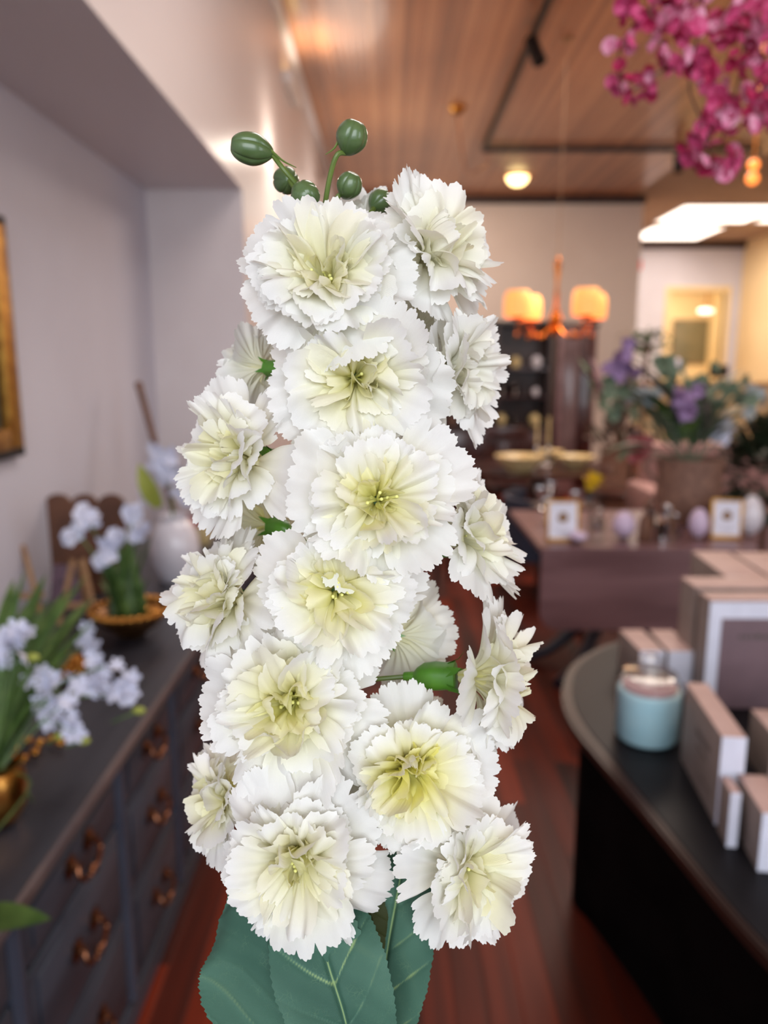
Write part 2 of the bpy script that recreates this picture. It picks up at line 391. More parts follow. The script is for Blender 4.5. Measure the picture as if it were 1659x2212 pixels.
def make_bloom(px, py, R, axis, depth, seed, lift=0.40, yellow=1.0, open_=1.0, dense=1.0, spin=None, attach=150):
    rng = np.random.default_rng(seed)
    ax = (CM @ Vector(axis)).normalized()
    Rm = R * 1.05 * depth / F_PX
    centre = ROOT_INV @ cpt(px, py, depth)
    org = centre - ax * Rm * lift
    M = axis_matrix(org, ax, rng.uniform(0, 6.28) if spin is None else spin)
    S = Rm
    inner = []
    u = rng.uniform
    # inner ruffles and core: one ruffled mass
    sg = lambda p: (1 if u() < p else -1)
    n3, n4, n5 = int(7 * dense), int(7 * dense), int(6 * dense)
    off = u(0, 6)
    for i in range(n3):
        inner.append(petal_arrays(rng, off + i * 2 * PI / n3 + u(-.3, .3), u(.88, 1.06), u(.46, .68), 1.4, u(.35, .95) / open_, u(.45, .75), u(.06, .11), u(2.5, 5), cup=u(-.05, .22), teeth=6, td=.055, lat=.18, twist=u(-.6, .6), curl=u(.2, 1.3), tint0=.9 * yellow, tfall=1.2, tadd=.20 * yellow, nt=16))
    off = u(0, 6)
    for i in range(n4):
        inner.append(petal_arrays(rng, off + i * 2 * PI / n4 + u(-.4, .4), u(.76, .96), u(.46, .74), 1.45, u(.6, 1.15) / open_, .7, u(.07, .14), u(2, 4.2), cup=u(-.1, .25), teeth=6, td=.055, lat=.26, twist=u(-.8, .8), curl=u(.2, 1.5) * sg(.75), tint0=.95 * yellow, tfall=.95, tadd=.30 * yellow, nt=16))
    off = u(0, 6)
    for i in range(n5):
        inner.append(petal_arrays(rng, off + i * 2 * PI / n5 + u(-.5, .5), u(.56, .78), u(.5, .85), 1.5, u(.9, 1.4), .7, u(.09, .16), u(2, 4.5), cup=u(-.12, .2), teeth=5, td=.05, lat=.32, twist=u(-.9, .9), curl=u(.0, 1.3) * sg(.65), r0=.05, tint0=1.0 * yellow, tfall=.7, tadd=.45 * yellow))
    bl = sheet_object('bloom', inner, m_petal, stem_root, M, S)
    # outer fabric petals, each its own sheet
    off = u(0, 6)
    for i in range(5):
        p = petal_arrays(rng, off + i * 2 * PI / 5 + u(-.16, .16), u(.98, 1.20), u(.46, .66), 1.15, u(-.2, .4) / open_, .5, u(.04, .09), u(2, 4.5), cup=u(-.10, .16), teeth=9, td=.055, twist=u(-.35, .35), curl=u(-.2, .6), tint0=.75 * yellow, tfall=1.3, nt=18)
        sheet_object('petal', [p], m_petal, bl, None, S)
    off += PI / 5 + u(-.25, .25)
    for i in range(5):
        p = petal_arrays(rng, off + i * 2 * PI / 5 + u(-.25, .25), u(.90, 1.10), u(.50, .72), 1.3, u(.15, .75) / open_, .6, u(.04, .09), u(1.5, 4), cup=u(-.10, .2), teeth=8, td=.065, twist=u(-.5, .5), curl=u(-.2, .9), tint0=.85 * yellow, tfall=1.2, tadd=.10 * yellow, nt=18)
        sheet_object('petal', [p], m_petal, bl, None, S)
    # calyx with pointed sepals and short pedicel stub
    c = MB(); prof = [(.045, -.62), (.05, -.60), (.055, -.50), (.10, -.46), (.15, -.38), (.165, -.25), (.155, -.12), (.17, -.02), (.155, -.01)]
    c.lathe([(r * S, z * S) for r, z in prof], 20, None, flute=5, flamp=.05)
    for i in range(5):
        a = i * 2 * PI / 5; A = Matrix.Rotation(a, 4, 'Z')
        pts = [A @ Vector(p) * S for p in ((.15, -.06, -.10), (.15, .06, -.10), (.20, .035, .02), (.20, -.035, .02), (.29, 0, .09))]
        c.add(pts, [(0, 1, 2, 3), (3, 2, 4)])
    c.build('calyx', m_green, bl)
    st = MB()
    for i in range(10):
        a = u(0, 6.28); r = u(.02, .11); h = u(.30, .46)
        p0 = Vector((0, 0, .02)) * S; p2 = Vector((r * 2 * math.cos(a), r * 2 * math.sin(a), h)) * S
        st.tube([p0, (p0 + p2) / 2 + Vector((0, 0, .05 * S)), p2], .014 * S, 6); st.ball(p2, .020 * S, 5)
    st.build('stamen', m_stamen, bl)
    # pedicel to the main stalk
    b0 = org - ax * .60 * S; b2 = stem_at(min(max(py + attach, 470), 2200))
    mid = (b0 * .55 + b2 * .45) - ax * .22 * S
    MB().tube(catmull([tuple(b0), tuple(mid), tuple(b2)], 14), [.0011] * 14, 8).build('pedicel', m_stalk, stem_root)
    return bl

BL = [  # px, py, radius, axis (camera space: right, up, towards camera), depth, kwargs
    (703, 592, 196, (-.12, .22, 1), .302, dict(seed=3, yellow=.7, dense=1.3)),
    (940, 540, 182, (.62, .28, .66), .322, dict(seed=8, yellow=.45)),
    (765, 818, 192, (.02, -.22, 1), .306, dict(seed=21, yellow=.8)),
    (985, 800, 164, (.80, -.05, .52), .330, dict(seed=14, yellow=.3)),
    (508, 985, 172, (-.62, .06, .72), .322, dict(seed=5, yellow=.75)),
    (815, 1075, 200, (.02, .05, 1), .299, dict(seed=33, yellow=.95)),
    (1022, 1150, 162, (.80, .34, .36), .330, dict(seed=12, yellow=.5)),
    (725, 1278, 186, (.05, .06, 1), .303, dict(seed=41, yellow=.95)),
    (478, 1290, 168, (-.70, .25, .62), .325, dict(seed=52, yellow=.75, dense=1.3)),
    (625, 1520, 205, (-.12, .08, 1), .305, dict(seed=61, yellow=.95, dense=1.2)),
    (1064, 1462, 184, (.96, .05, .25), .326, dict(seed=77, yellow=.7, attach=20)),
    (890, 1672, 186, (.10, .05, 1), .310, dict(seed=88, yellow=1.45)),
    (475, 1722, 138, (-.78, .10, .45), .336, dict(seed=91, yellow=.8)),
    (645, 1862, 198, (-.05, -.02, 1), .299, dict(seed=23, yellow=.8, dense=1.3)),
    (1018, 1880, 180, (.55, -.05, .80), .316, dict(seed=104, yellow=.65, attach=60)),
    # smaller blooms on the far side of the stem
    (550, 795, 96, (-.65, .1, -.55), .356, dict(seed=111, yellow=.5)),
    (560, 1130, 118, (-.55, .1, -.6), .358, dict(seed=112, yellow=.8)),
    (872, 1375, 122, (.50, -.15, -.60), .356, dict(seed=113, yellow=.6)),
    (895, 1545, 96, (.45, .35, -.55), .356, dict(seed=114, yellow=.4)),
    (905, 715, 100, (.45, .2, -.6), .354, dict(seed=115, yellow=.4)),
    (795, 492, 92, (.1, .45, -.65), .350, dict(seed=116, yellow=.3)),
    (745, 1640, 118, (-.1, -.1, .6), .334, dict(seed=117, yellow=.4)),
]
for (px, py, R, ax, d, kw) in BL:
    make_bloom(px, py, R, ax, d, **kw)

# closed green buds at the tip
def make_bud(px, py, r, axis, depth, stem_pts, seed, sepal=None, ln=1.0):
    ax = (CM @ Vector(axis)).normalized(); S = r * depth / F_PX
    c = ROOT_INV @ cpt(px, py, depth)
    M = axis_matrix(c, ax, seed)
    vs, fs = [], []; n, m = 50, 22
    for j in range(m + 1):
        u = j / m; th = PI * u
        rr = math.sin(th) ** .8 * (1.0 if u > .5 else .55 + .45 * smooth(u * 2)); z = -math.cos(th) * 1.05 * ln
        if u > .92: z -= .06 * (u - .92) / .08
        for i in range(n):
            a = 2 * PI * i / n; g = abs(math.sin(a * 2.5)) ** .35
            k = rr * (.89 + .11 * g); vs.append((k * math.cos(a) * S, k * math.sin(a) * S, z * S))
    for j in range(m):
        for i in range(n): fs.append((j * n + i, j * n + (i + 1) % n, (j + 1) * n + (i + 1) % n, (j + 1) * n + i))
    b = MB().add(vs, fs).build('bud', m_bud, stem_root); b.matrix_local = M
    base = c - ax * S * 1.0 * ln
    pts = [tuple(base + ax * S * .1)] + [tuple(ROOT_INV @ cpt(x, y, d)) for x, y, d in stem_pts]
    sb = MB().tube(catmull(pts, 14), [.0011] * 14, 8).build('pedicel', m_stalk, stem_root)
    if sepal:
        q = [tuple(ROOT_INV @ cpt(x, y, depth)) for x, y in sepal]
        MB().tube(catmull(q, 8), [.0007 * (1 - .75 * i / 7) for i in range(8)], 6).build('bract', m_stalk, stem_root)
make_bud(545, 322, 34, (-1, .12, .25), .318, [(612, 365, .318), (645, 405, .322), (690, 470, .330)], 0.3, [(585, 325), (612, 348), (640, 362)], ln=1.32)
make_bud(759, 298, 35, (.30, .80, .35), .322, [(728, 335, .322), (712, 385, .326), (700, 455, .331)], 1.1, [(733, 300), (722, 320), (703, 334)])
make_bud(618, 390, 29, (-.3, .3, -.8), .345, [(640, 410, .338), (690, 470, .332)], 0.0)
make_bud(660, 424, 32, (-.2, .15, .95), .320, [(675, 440, .330), (700, 480, .332)], 0.6)
make_bud(754, 402, 28, (.35, .7, .45), .330, [(735, 420, .332), (722, 440, .332), (706, 490, .332)], 0.9)
make_bud(820, 436, 26, (.5, .5, -.2), .342, [(800, 460, .338), (715, 540, .332)], 0.2)
make_bud(569, 640, 20, (-.9, .1, .2), .344, [(620, 660, .340), (722, 720, .332)], 0.2)

# fabric leaves
def make_leaf(mid, width, roll, fold, m, seed, nerv=6, wave=.05, teeth=46, L_t=0.5, label=None):
    rng = np.random.default_rng(seed)
    P = catmull([tuple(ROOT_INV @ cpt(x, y, d)) for x, y, d in mid], 121); P = np.array(P)
    nt, ns = 121, 81
    view = np.array((CM @ Vector((0, 0, 1)))[:]); s = np.linspace(-1, 1, ns); t = np.linspace(0, 1, nt)
    T = np.gradient(P, axis=0); T /= np.linalg.norm(T, axis=1)[:, None]
    Sd = np.cross(T, view); Sd /= np.linalg.norm(Sd, axis=1)[:, None]
    Nn = np.cross(Sd, T)
    Sr = Sd * math.cos(roll) + Nn * math.sin(roll); Nr = np.cross(Sr, T)
    Wd = np.interp(t, [w_[0] for w_ in width], [w_[1] for w_ in width]) * mid[0][2] / F_PX
    k = np.ones(9) / 9; Wd = np.convolve(np.pad(Wd, 4, 'edge'), k, 'valid')
    saw = (t * teeth) % 1.0
    V = np.zeros((nt, ns, 3)); tint = np.zeros((nt, ns))
    mean_w = Wd.max()
    Ltot = np.linalg.norm(np.diff(P, axis=0), axis=1).sum()
    for j, sv in enumerate(s):
        a = abs(sv)
        wv = Wd * (1 + .045 * (saw - .5) * (a > .9))
        off = a ** 1.2 * np.sin(fold) * wv
        # quilting between the side veins, rising towards the tip
        arg = (t * nerv - a * (Wd / mean_w) * 1.15 * mean_w / Ltot * nerv * 1.0)
        fr = np.abs(((arg + 10) % 1.0) - .5) * 2
        off = off - .0008 * fr ** 6 * (1 - a * .5) + mean_w * wave * (np.sin(t * 9 + sv * 2 + seed) * a + .8 * np.sin(t * 14 - sv * 5 + seed * 2) * a ** 1.5)
        off = off - .0016 * math.exp(-(sv / .05) ** 2)
        V[:, j] = P + Sr * (sv * wv * math.cos(fold))[:, None] + Nr * off[:, None]
        jit = np.sin(t * 23 + seed * 1.7 + sv * 6) * .5 + np.sin(t * 51 + sv * 11 + seed) * .5
        vein = np.clip((fr - .92 + .03 * jit) * 12, 0, 1) * np.clip(1.15 - a, 0, 1) * np.clip(.35 + .65 * np.sin(arg * PI * .37 + seed * 2), 0, 1)
        vein = np.maximum(vein, math.exp(-(sv / .018) ** 2) * .9)
        tint[:, j] = np.clip(.26 + .12 * np.sin(t * 7 + sv * 3 + seed) + .05 * jit + vein, 0, 1)
    F = [(i * ns + j, i * ns + j + 1, (i + 1) * ns + j + 1, (i + 1) * ns + j) for i in range(nt - 1) for j in range(ns - 1)]
    Tt, Ss = np.meshgrid(t, s, indexing='ij')
    UV = np.stack([Ss * mean_w, Tt * Ltot], -1).reshape(-1, 2)
    o = sheet_object('leaf', [(V.reshape(-1, 3), F, tint.reshape(-1), UV)], m, stem_root)
    if label: o['label'] = label
    return o
wl = [(0, 6), (.12, 80), (.35, 150), (.6, 165), (.8, 120), (.93, 55), (1, 4)]
make_leaf([(700, 2420, .322), (640, 2260, .310), (596, 2080, .306), (560, 1930, .318), (535, 1830, .334)], [(0, 6), (.15, 130), (.35, 200), (.55, 180), (.75, 130), (.92, 60), (1, 4)], .12, -.18, m_leaf, 1)
make_leaf([(800, 2440, .318), (765, 2290, .305), (742, 2190, .302), (705, 2070, .306), (685, 1960, .318), (690, 1890, .332)], [(0, 6), (.15, 80), (.38, 108), (.55, 122), (.70, 112), (.86, 66), (.95, 28), (1, 3)], -.2, .22, m_leaf, 2)
make_leaf([(800, 2330, .338), (815, 2210, .330), (835, 2060, .326), (860, 1920, .330), (880, 1810, .340)], [(0, 6), (.2, 75), (.45, 98), (.62, 98), (.8, 70), (.93, 32), (1, 3)], .15, .22, m_leaf, 3)
make_leaf([(780, 1840, .326), (792, 1930, .322), (808, 2010, .322), (822, 2092, .324)], [(0, 14), (.3, 36), (.6, 36), (.85, 18), (1, 1)], .75, .35, m_leafshaded, 4, label='underside of a hanging leaf, dark olive with the shade in its colour')
make_leaf([(760, 1850, .338), (765, 1780, .336), (778, 1720, .336), (800, 1680, .340)], [(0, 8), (.4, 34), (.7, 28), (1, 2)], .3, .3, m_leafshaded, 5)

# ------------------------------------------------------------------ shared materials for the shop
m_dresser = mat('slate_washed_wood', (68, 74, 86), 0.34, rgb2=(50, 55, 65), scale=3, stretch=(6, 0.6, 6), bump=0.08)
m_dressertop = mat('slate_washed_top', (56, 57, 64), 0.36, rgb2=(42, 42, 49), scale=3, stretch=(6, 0.6, 6))
m_dresseredge = mat('pale_edge_wood', (112, 98, 96), 0.35, rgb2=(88, 78, 80), scale=6)  # paler and pinker than the dresser wood
m_pilaster = mat('slate_blue_reflection', (78, 84, 98), 0.22, rgb2=(66, 72, 86), scale=4)  # lighter blue stands for reflections on the dresser front, put into the colour
m_bronze = mat('antique_bronze', (150, 96, 66), 0.28, 0.9, rgb2=(96, 58, 40), scale=60)
m_gold = mat('gilded_metal', (206, 150, 76), 0.28, 1.0, rgb2=(170, 112, 52), scale=30)
m_goldleaf = mat('gilded_frame_wood', (196, 146, 66), 0.38, 0.7, rgb2=(150, 100, 40), scale=25, bump=0.3)
m_black = mat('black_wood', (26, 20, 18), 0.4)
m_canvas = mat('dark_painting', (54, 56, 46), 0.6, rgb2=(84, 78, 54), scale=5)
m_leafg = mat('houseplant_green', (90, 118, 58), 0.5, rgb2=(58, 88, 38), scale=20)
m_leafsage = mat('sage_green', (112, 130, 106), 0.6, rgb2=(82, 100, 78), scale=20)
m_leafdk = mat('deep_green', (26, 44, 20), 0.6, rgb2=(18, 30, 14), scale=20)
m_wflower = mat('white_blossom', (232, 232, 246), 0.6, rgb2=(210, 214, 236), scale=50)
m_dusty = mat('dusty_foliage', (120, 108, 98), 0.7, rgb2=(96, 84, 78), scale=20)
m_mauvedry = mat('mauve_dried_petals', (128, 100, 108), 0.7, rgb2=(100, 78, 84), scale=20)
m_lime = mat('lime_bud', (170, 178, 80), 0.5, scale=40)
m_whitecer = mat('white_ceramic', (226, 222, 230), 0.25, scale=5, coat=0.4)
m_tanwood = mat('tan_wood', (170, 132, 94), 0.5, rgb2=(146, 108, 76), scale=8, stretch=(1, 1, 5))
m_brownwood = mat('brown_wood', (112, 72, 50), 0.5, rgb2=(86, 54, 38), scale=8)
m_mahog = mat('dark_mahogany', (66, 28, 22), 0.28, rgb2=(44, 18, 14), scale=4, stretch=(1, 5, 1), coat=0.3)
m_mauvewood = mat('brown_mauve_wood', (134, 100, 102), 0.35, rgb2=(106, 74, 76), scale=2.5, stretch=(0.6, 5, 5), coat=0.2)
m_pink = mat('pink_blossom', (220, 92, 140), 0.6, rgb2=(190, 48, 100), scale=90)
m_pinkl = mat('pale_pink_blossom', (232, 172, 192), 0.6, rgb2=(214, 110, 148), scale=90)
m_magenta = mat('magenta_blossom', (184, 26, 80), 0.6, rgb2=(150, 18, 66), scale=30)
m_lilac = mat('lilac_blossom', (160, 132, 178), 0.6, rgb2=(128, 98, 138), scale=30)
m_rose = mat('rose_pink', (196, 110, 110), 0.6, rgb2=(168, 80, 84), scale=30)
m_red = mat('red_petals', (170, 30, 40), 0.6)
m_yellow = mat('yellow_petals', (232, 200, 40), 0.6, rgb2=(210, 170, 24), scale=20)
m_boxpaper = mat('blush_paper', (190, 158, 150), 0.6, rgb2=(176, 144, 136), scale=12)
m_boxpaper2 = mat('taupe_paper', (150, 134, 126), 0.6, rgb2=(138, 122, 114), scale=12)
m_whitepaper = mat('white_paper', (232, 232, 246), 0.5, scale=20)
m_mauvepaper = mat('mauve_paper', (126, 100, 106), 0.6, rgb2=(116, 92, 98), scale=12)
m_ink = mat('printed_ink', (96, 84, 80), 0.6)
m_aqua = mat('aqua_wax', (196, 232, 240), 0.5, rgb2=(186, 226, 236), scale=20)
m_pinkwax = mat('pink_label', (186, 146, 150), 0.5)
m_glass = thin_glass('clear_glass', (232, 238, 240))
m_cream2 = mat('cream_glaze', (226, 206, 160), 0.35, rgb2=(196, 176, 120), scale=30)
m_silver = mat('silver', (200, 196, 196), 0.15, 1.0, scale=20)
m_brownpot = mat('taupe_basket', (140, 106, 90), 0.7, rgb2=(112, 82, 70), scale=30, bump=0.3)
m_bluecloth = mat('navy_upholstery', (50, 56, 76), 0.8, rgb2=(40, 44, 62), scale=40)
m_pinkcloth = mat('dusty_pink_upholstery', (170, 136, 134), 0.85, rgb2=(154, 120, 118), scale=40)
m_lilacglaze = mat('pale_lilac_glaze', (214, 194, 220), 0.4, rgb2=(200, 180, 208), scale=20)
m_shade = mat('glowing_shade', (255, 186, 110), 0.6, rgb2=(240, 160, 80), scale=40, emit=(255, 160, 88), estr=0.95)
m_bulb = mat('glowing_bulb', (255, 230, 180), 0.5, emit=(255, 222, 150), estr=6)
m_panel = mat('light_panel', (255, 240, 224), 0.5, emit=(255, 240, 226), estr=3.2)
m_amber = mat('amber_glow', (255, 150, 80), 0.3, emit=(255, 140, 60), estr=2.0)
m_darkleg = mat('blue_black_wood', (44, 40, 52), .35, scale=6)
m_brass = mat('polished_brass', (214, 130, 60), 0.2, 1.0, scale=20)
m_track = mat('black_track_metal', (34, 30, 30), 0.45, 0.3)

# ------------------------------------------------------------------ ceiling fittings
t = empty('track_light', (1.03, 5.45, ZC - .06), 0, 'black L-shaped track rail with a cylindrical spot head under the wooden ceiling', 'track light')
r = MB().box((0, -3.2, 0), (.035, 3.75, .05), .004).box((.035, 3.715, 0), (3.1, 3.75, .05), .004).build('rail', m_track, t)
def head(p, aim, parent, name='spot_head'):
    c = MB(); Mx = axis_matrix(p, aim)
    c.lathe([(.0, -.10), (.045, -.10), (.05, -.08), (.05, .09), (.044, .09), (.04, .06), (0, .06)], 20, Mx)
    h = c.build(name, m_track, parent)
    b = MB().tube([Vector(p), Vector(p) + Vector((0, .0, .12))], .012, 8); b.build('stem', m_track, h); return h
sp_ = at(1157, 130, X=1.05) - t.location
head((.017, sp_.y, -.13), (.35, -.25, -.9), t)
head((2.2, 3.73, -.12), (.2, .4, -.9), t)
# recessed downlight
p = at(1118, 381, Z=ZC)
t = empty('dome_ceiling_light', (p.x, p.y, ZC - .012), 0, 'round lit dome lamp on the wooden ceiling near the back wall', 'ceiling light')
MB().lathe([(.14, 0), (.19, -.004), (.195, .006), (.195, .012), (.14, .012)], 32).build('trim_ring', m_brass, t)
MB().lathe([(0, -.10), (.07, -.09), (.12, -.05), (.14, -.005), (.14, .010), (0, .010)], 32).build('lamp', m_bulb, t)
p = at(988, 232, Z=ZC)
t = empty('ceiling_canopy', (p.x, p.y, ZC - .003), 0, 'small round brass ceiling plate with a thin swagged chain', 'ceiling fitting')
MB().lathe([(0, -.07), (.03, -.06), (.07, -.03), (.085, 0), (0, 0)], 24).build('plate', m_gold, t)
MB().tube(catmull([(0, 0, -.06), (.18, .9, -.35), (.45, 1.7, -.12), (.55, 1.95, -.01)], 24), .006, 6).build('chain', m_brass, t)
# ceiling panels of the back room
for (x0, x1, y0, y1, lb) in ((4.45, 6.0, 12.27, 13.7, 'wide lit ceiling panel nearest the wooden ceiling'), (4.58, 5.9, 14.1, 15.48, 'lit ceiling panel closest to the pale end wall'), (6.12, 6.95, 12.3, 13.7, 'lit ceiling panel cut off by the right edge')):
    t = empty('ceiling_panel_light', ((x0 + x1) / 2, (y0 + y1) / 2, ZC - .03), 0, lb, 'ceiling light', 'fluorescent panels of the back room')
    a, b = (x1 - x0) / 2, (y1 - y0) / 2
    MB().box((-a, -b, 0), (a, -b + .03, .027)).box((-a, b - .03, 0), (a, b, .027)).box((-a, -b, 0), (-a + .03, b, .027)).box((a - .03, -b, 0), (a, b, .027)).build('frame', m_whitetrim, t)
    MB().box((-a + .03, -b + .03, .008), (a - .03, b - .03, .02)).build('diffuser', m_panel, t)
# uplight on the bulkhead that washes wall and ceiling
t = empty('wall_uplight', (XB + .05, 6.3, 3.66), 0, 'slim white wall uplight washing the bulkhead and ceiling', 'wall light')
MB().box((-.048, -.30, -.05), (.03, .30, .03), .01).build('housing', m_whitetrim, t)
MB().box((-.03, -.27, .031), (.02, .27, .036)).build('lens', m_bulb, t)
l = bpy.data.lights.new('uplight_lamp', 'AREA'); l.shape = 'RECTANGLE'; l.size = .04; l.size_y = .5; l.energy = 2.5; l.color = (1, .92, .82); l.spread = math.radians(130)
lo = bpy.data.objects.new('uplight_lamp', l); COL.objects.link(lo); lo.location = (XB + .12, 6.3, 3.71); lo.rotation_euler = (PI, 0.5, 0)
# wall sconce: the glow behind the buds
l = bpy.data.lights.new('wall_sconce_lamp', 'POINT'); l.energy = 7; l.color = (1, .88, .74); l.shadow_soft_size = .05
lo = bpy.data.objects.new('wall_sconce_lamp', l); COL.objects.link(lo); lo.location = (XB + .20, 5.25, 2.95)
t = empty('wall_sconce', (XB, 5.25, 2.42), 0, 'small brass wall sconce glowing behind the green buds', 'wall light')
MB().tube([(0, 0, 0), (.10, 0, -.03), (.2, 0, .0)], .008, 8).lathe([(0, -.0), (.05, 0), (.05, .02), (0, .02)], 16, Matrix.Rotation(PI / 2, 4, 'Y')).build('bracket', m_brass, t)
MB().lathe([(.03, 0), (.055, .10), (.05, .10), (.026, .002)], 20, Matrix.Translation((.2, 0, .0))).build('shade', m_shade, t)

far_ = copy_tree(bpy.data.objects['wall_sconce']); far_.location = (XB, 8.0, 2.75)  # unseen second sconce, added so its reflection streaks the ceiling
far_['label'] = 'added small brass wall sconce farther along the chimney wall, hidden behind the carnations'
l = bpy.data.lights.new('ceiling_streak_light', 'POINT'); l.energy = 17; l.color = (1, .93, .82); l.shadow_soft_size = .34
lo = bpy.data.objects.new('ceiling_streak_light', l); COL.objects.link(lo); lo.location = (XB + .42, 8.0, 3.10)

# chandelier
YC = 6.3; pc = at(1200, 700, Y=YC)
t = empty('chandelier', pc, 0, 'brass chandelier with four glowing amber fabric shades over the round table', 'chandelier')
MB().lathe([(0, -.10), (.02, -.09), (.045, -.05), (.03, -.01), (.06, .03), (.035, .08), (.015, .14), (.018, .22), (.010, .30), (.022, .40), (.03, .46), (.012, .5), (0, .52)], 20).build('column', m_brass, t)
MB().tube([(0, 0, .5), (0, 0, ZC - pc.z - .02)], .0025, 6).lathe([(0, -.03), (.03, -.02), (.04, 0), (0, 0)], 20, Matrix.Translation((0, 0, ZC - pc.z - .003))).build('hanging_rod', m_tanwood, t)
for a in (20, 118, 200, 298):
    a = math.radians(a); c_, s_ = math.cos(a), math.sin(a); R_ = .345
    arm = MB().tube(catmull([(0, 0, .02), (.12 * c_, .12 * s_, -.09), (.26 * c_, .26 * s_, -.08), (R_ * c_, R_ * s_, .03)], 14), .009, 8)
    arm.lathe([(0, 0), (.05, .01), (.055, .025), (.015, .03), (.015, .07), (0, .07)], 16, Matrix.Translation((R_ * c_, R_ * s_, .02)))
    ar = arm.build('arm', m_brass, t)
    MB().lathe([(.104, .05), (.108, .13), (.102, .21), (.080, .245), (.076, .245), (.098, .21), (.104, .13), (.100, .05)], 28, Matrix.Translation((R_ * c_, R_ * s_, 0)), flute=14, flamp=.02).build('lamp_shade', m_shade, ar)
    for k in range(2):
        MB().tube([(R_ * c_ * (.6 + .4 * k), R_ * s_ * (.6 + .4 * k), 0), (R_ * c_ * (.6 + .4 * k), R_ * s_ * (.6 + .4 * k), -.07)], .004, 6).ball((R_ * c_ * (.6 + .4 * k), R_ * s_ * (.6 + .4 * k), -.09), .016, 6, (1, 1, 1.5)).build('drop', m_brass, ar)
l = bpy.data.lights.new('chandelier_lamp', 'POINT'); l.energy = 16; l.color = (1, .68, .4); l.shadow_soft_size = .3
lo = bpy.data.objects.new('chandelier_lamp', l); COL.objects.link(lo); lo.location = (pc.x, pc.y, pc.z + .35)
# amber pendant at the right edge
pp = at(1628, 356, Y=5.4)
t = empty('glass_pendant', pp, 0, 'small pendant of two stacked amber glass globes at the right', 'pendant light')
MB().ball((0, 0, 0), .036, 10).build('globe', m_amber, t); MB().ball((0, 0, -.085), .04, 10).build('globe', m_amber, t)
MB().tube([(0, 0, .035), (0, 0, ZC - pp.z)], .004, 6).lathe([(0, .03), (.015, .03), (.012, .07), (0, .07)], 12).build('cord', m_brass, t)

# ------------------------------------------------------------------ left: dresser and what stands on it
HD = .745
t = empty('dresser', (-.915, 0, 0), 0, 'long slate-grey washed wooden dresser with bronze bail pulls along the left wall', 'dresser')
FX = .295                                  # front plane in the dresser's own frame (world x = -0.62)
MB().box((-.33, .55, .08), (FX - .02, 3.8, HD - .03), .004).build('carcass', m_dresser, t)
MB().box((-.35, .52, HD - .028), (FX + .01, 3.83, HD - .004), .008).build('top', m_dressertop, t)
MB().box((FX + .0105, .52, HD - .028), (FX + .022, 3.83, HD - .002), .004).build('top_moulding', m_dresseredge, t)
MB().box((-.33, .54, 0), (FX, 3.81, .08), .006).build('plinth', m_dresser, t)
ys = [.56, 1.12, 1.62, 2.06, 2.62, 3.2, 3.79]
for y in ys[1:-1]:
    MB().lathe([(.022, .085), (.022, HD - .03)], 16, Matrix.Translation((FX - .014, y, 0))).build('pilaster', m_pilaster, t)  # rounded columns added to carry the bluish reflections
rows = [(.575, .70), (.345, .56), (.10, .33)]
for y0, y1 in zip(ys, ys[1:]):
    for (z0, z1) in rows:
        d = MB().box((FX - .02, y0 + .03, z0), (FX - .002, y1 - .03, z1), .006).box((FX - .002, y0 + .055, z0 + .022), (FX + .003, y1 - .055, z1 - .022), .003).build('drawer', m_dresser, t)
        ym, zm = (y0 + y1) / 2, (z0 + z1) / 2 + .012
        hd_ = MB()
        for s_ in (-.045, .045):
            hd_.lathe([(0, 0), (.021, 0), (.023, .004), (.014, .008), (.008, .012), (.008, .02), (0, .02)], 12, axis_matrix((FX + .003, ym + s_, zm), (1, 0, 0)), flute=6, flamp=.15)
        hd_.tube(catmull([(FX + .020, ym - .045, zm), (FX + .028, ym - .050, zm - .022), (FX + .03, ym - .02, zm - .040), (FX + .03, ym, zm - .034), (FX + .03, ym + .02, zm - .040), (FX + .028, ym + .05, zm - .022), (FX + .02, ym + .045, zm)], 22), .0055, 8)
        hd_.ball((FX + .03, ym, zm - .036), .011, 6)
        hd_.build('bail_pull', m_bronze, d)

# gilded picture on the left wall
pf = at(40, 985, X=XL + .02); Y1 = pf.y; z0 = pf.z; z1 = at(8, 470, X=XL + .02).z
t = empty('framed_painting', (XL + .001, Y1 - .45, (z0 + z1) / 2), 0, 'dark painting in a gilded wooden frame on the left wall', 'painting')
hz = (z1 - z0) / 2
MB().box((.012, -.36, -hz + .09), (.018, .36, hz - .09)).build('canvas', m_canvas, t)
fr = MB().box((.004, .37, -hz + .03), (.045, .45, hz - .03), .012).box((.004, -.45, -hz + .03), (.045, -.37, hz - .03), .012).box((.004, -.37, -hz + .03), (.045, .37, -hz + .10), .012).box((.004, -.37, hz - .10), (.045, .37, hz - .03), .012)
fr.build('gilded_frame', m_goldleaf, t)
bf = MB()
for (a, b) in (((.0, -.48, -hz), (.03, .48, -hz + .028)), ((.0, -.48, hz - .028), (.03, .48, hz)), ((.0, -.48, -hz), (.03, -.452, hz)), ((.0, .452, -hz), (.03, .48, hz))):
    bf.box(a, b, .004)
bf.build('outer_moulding', m_black, t)

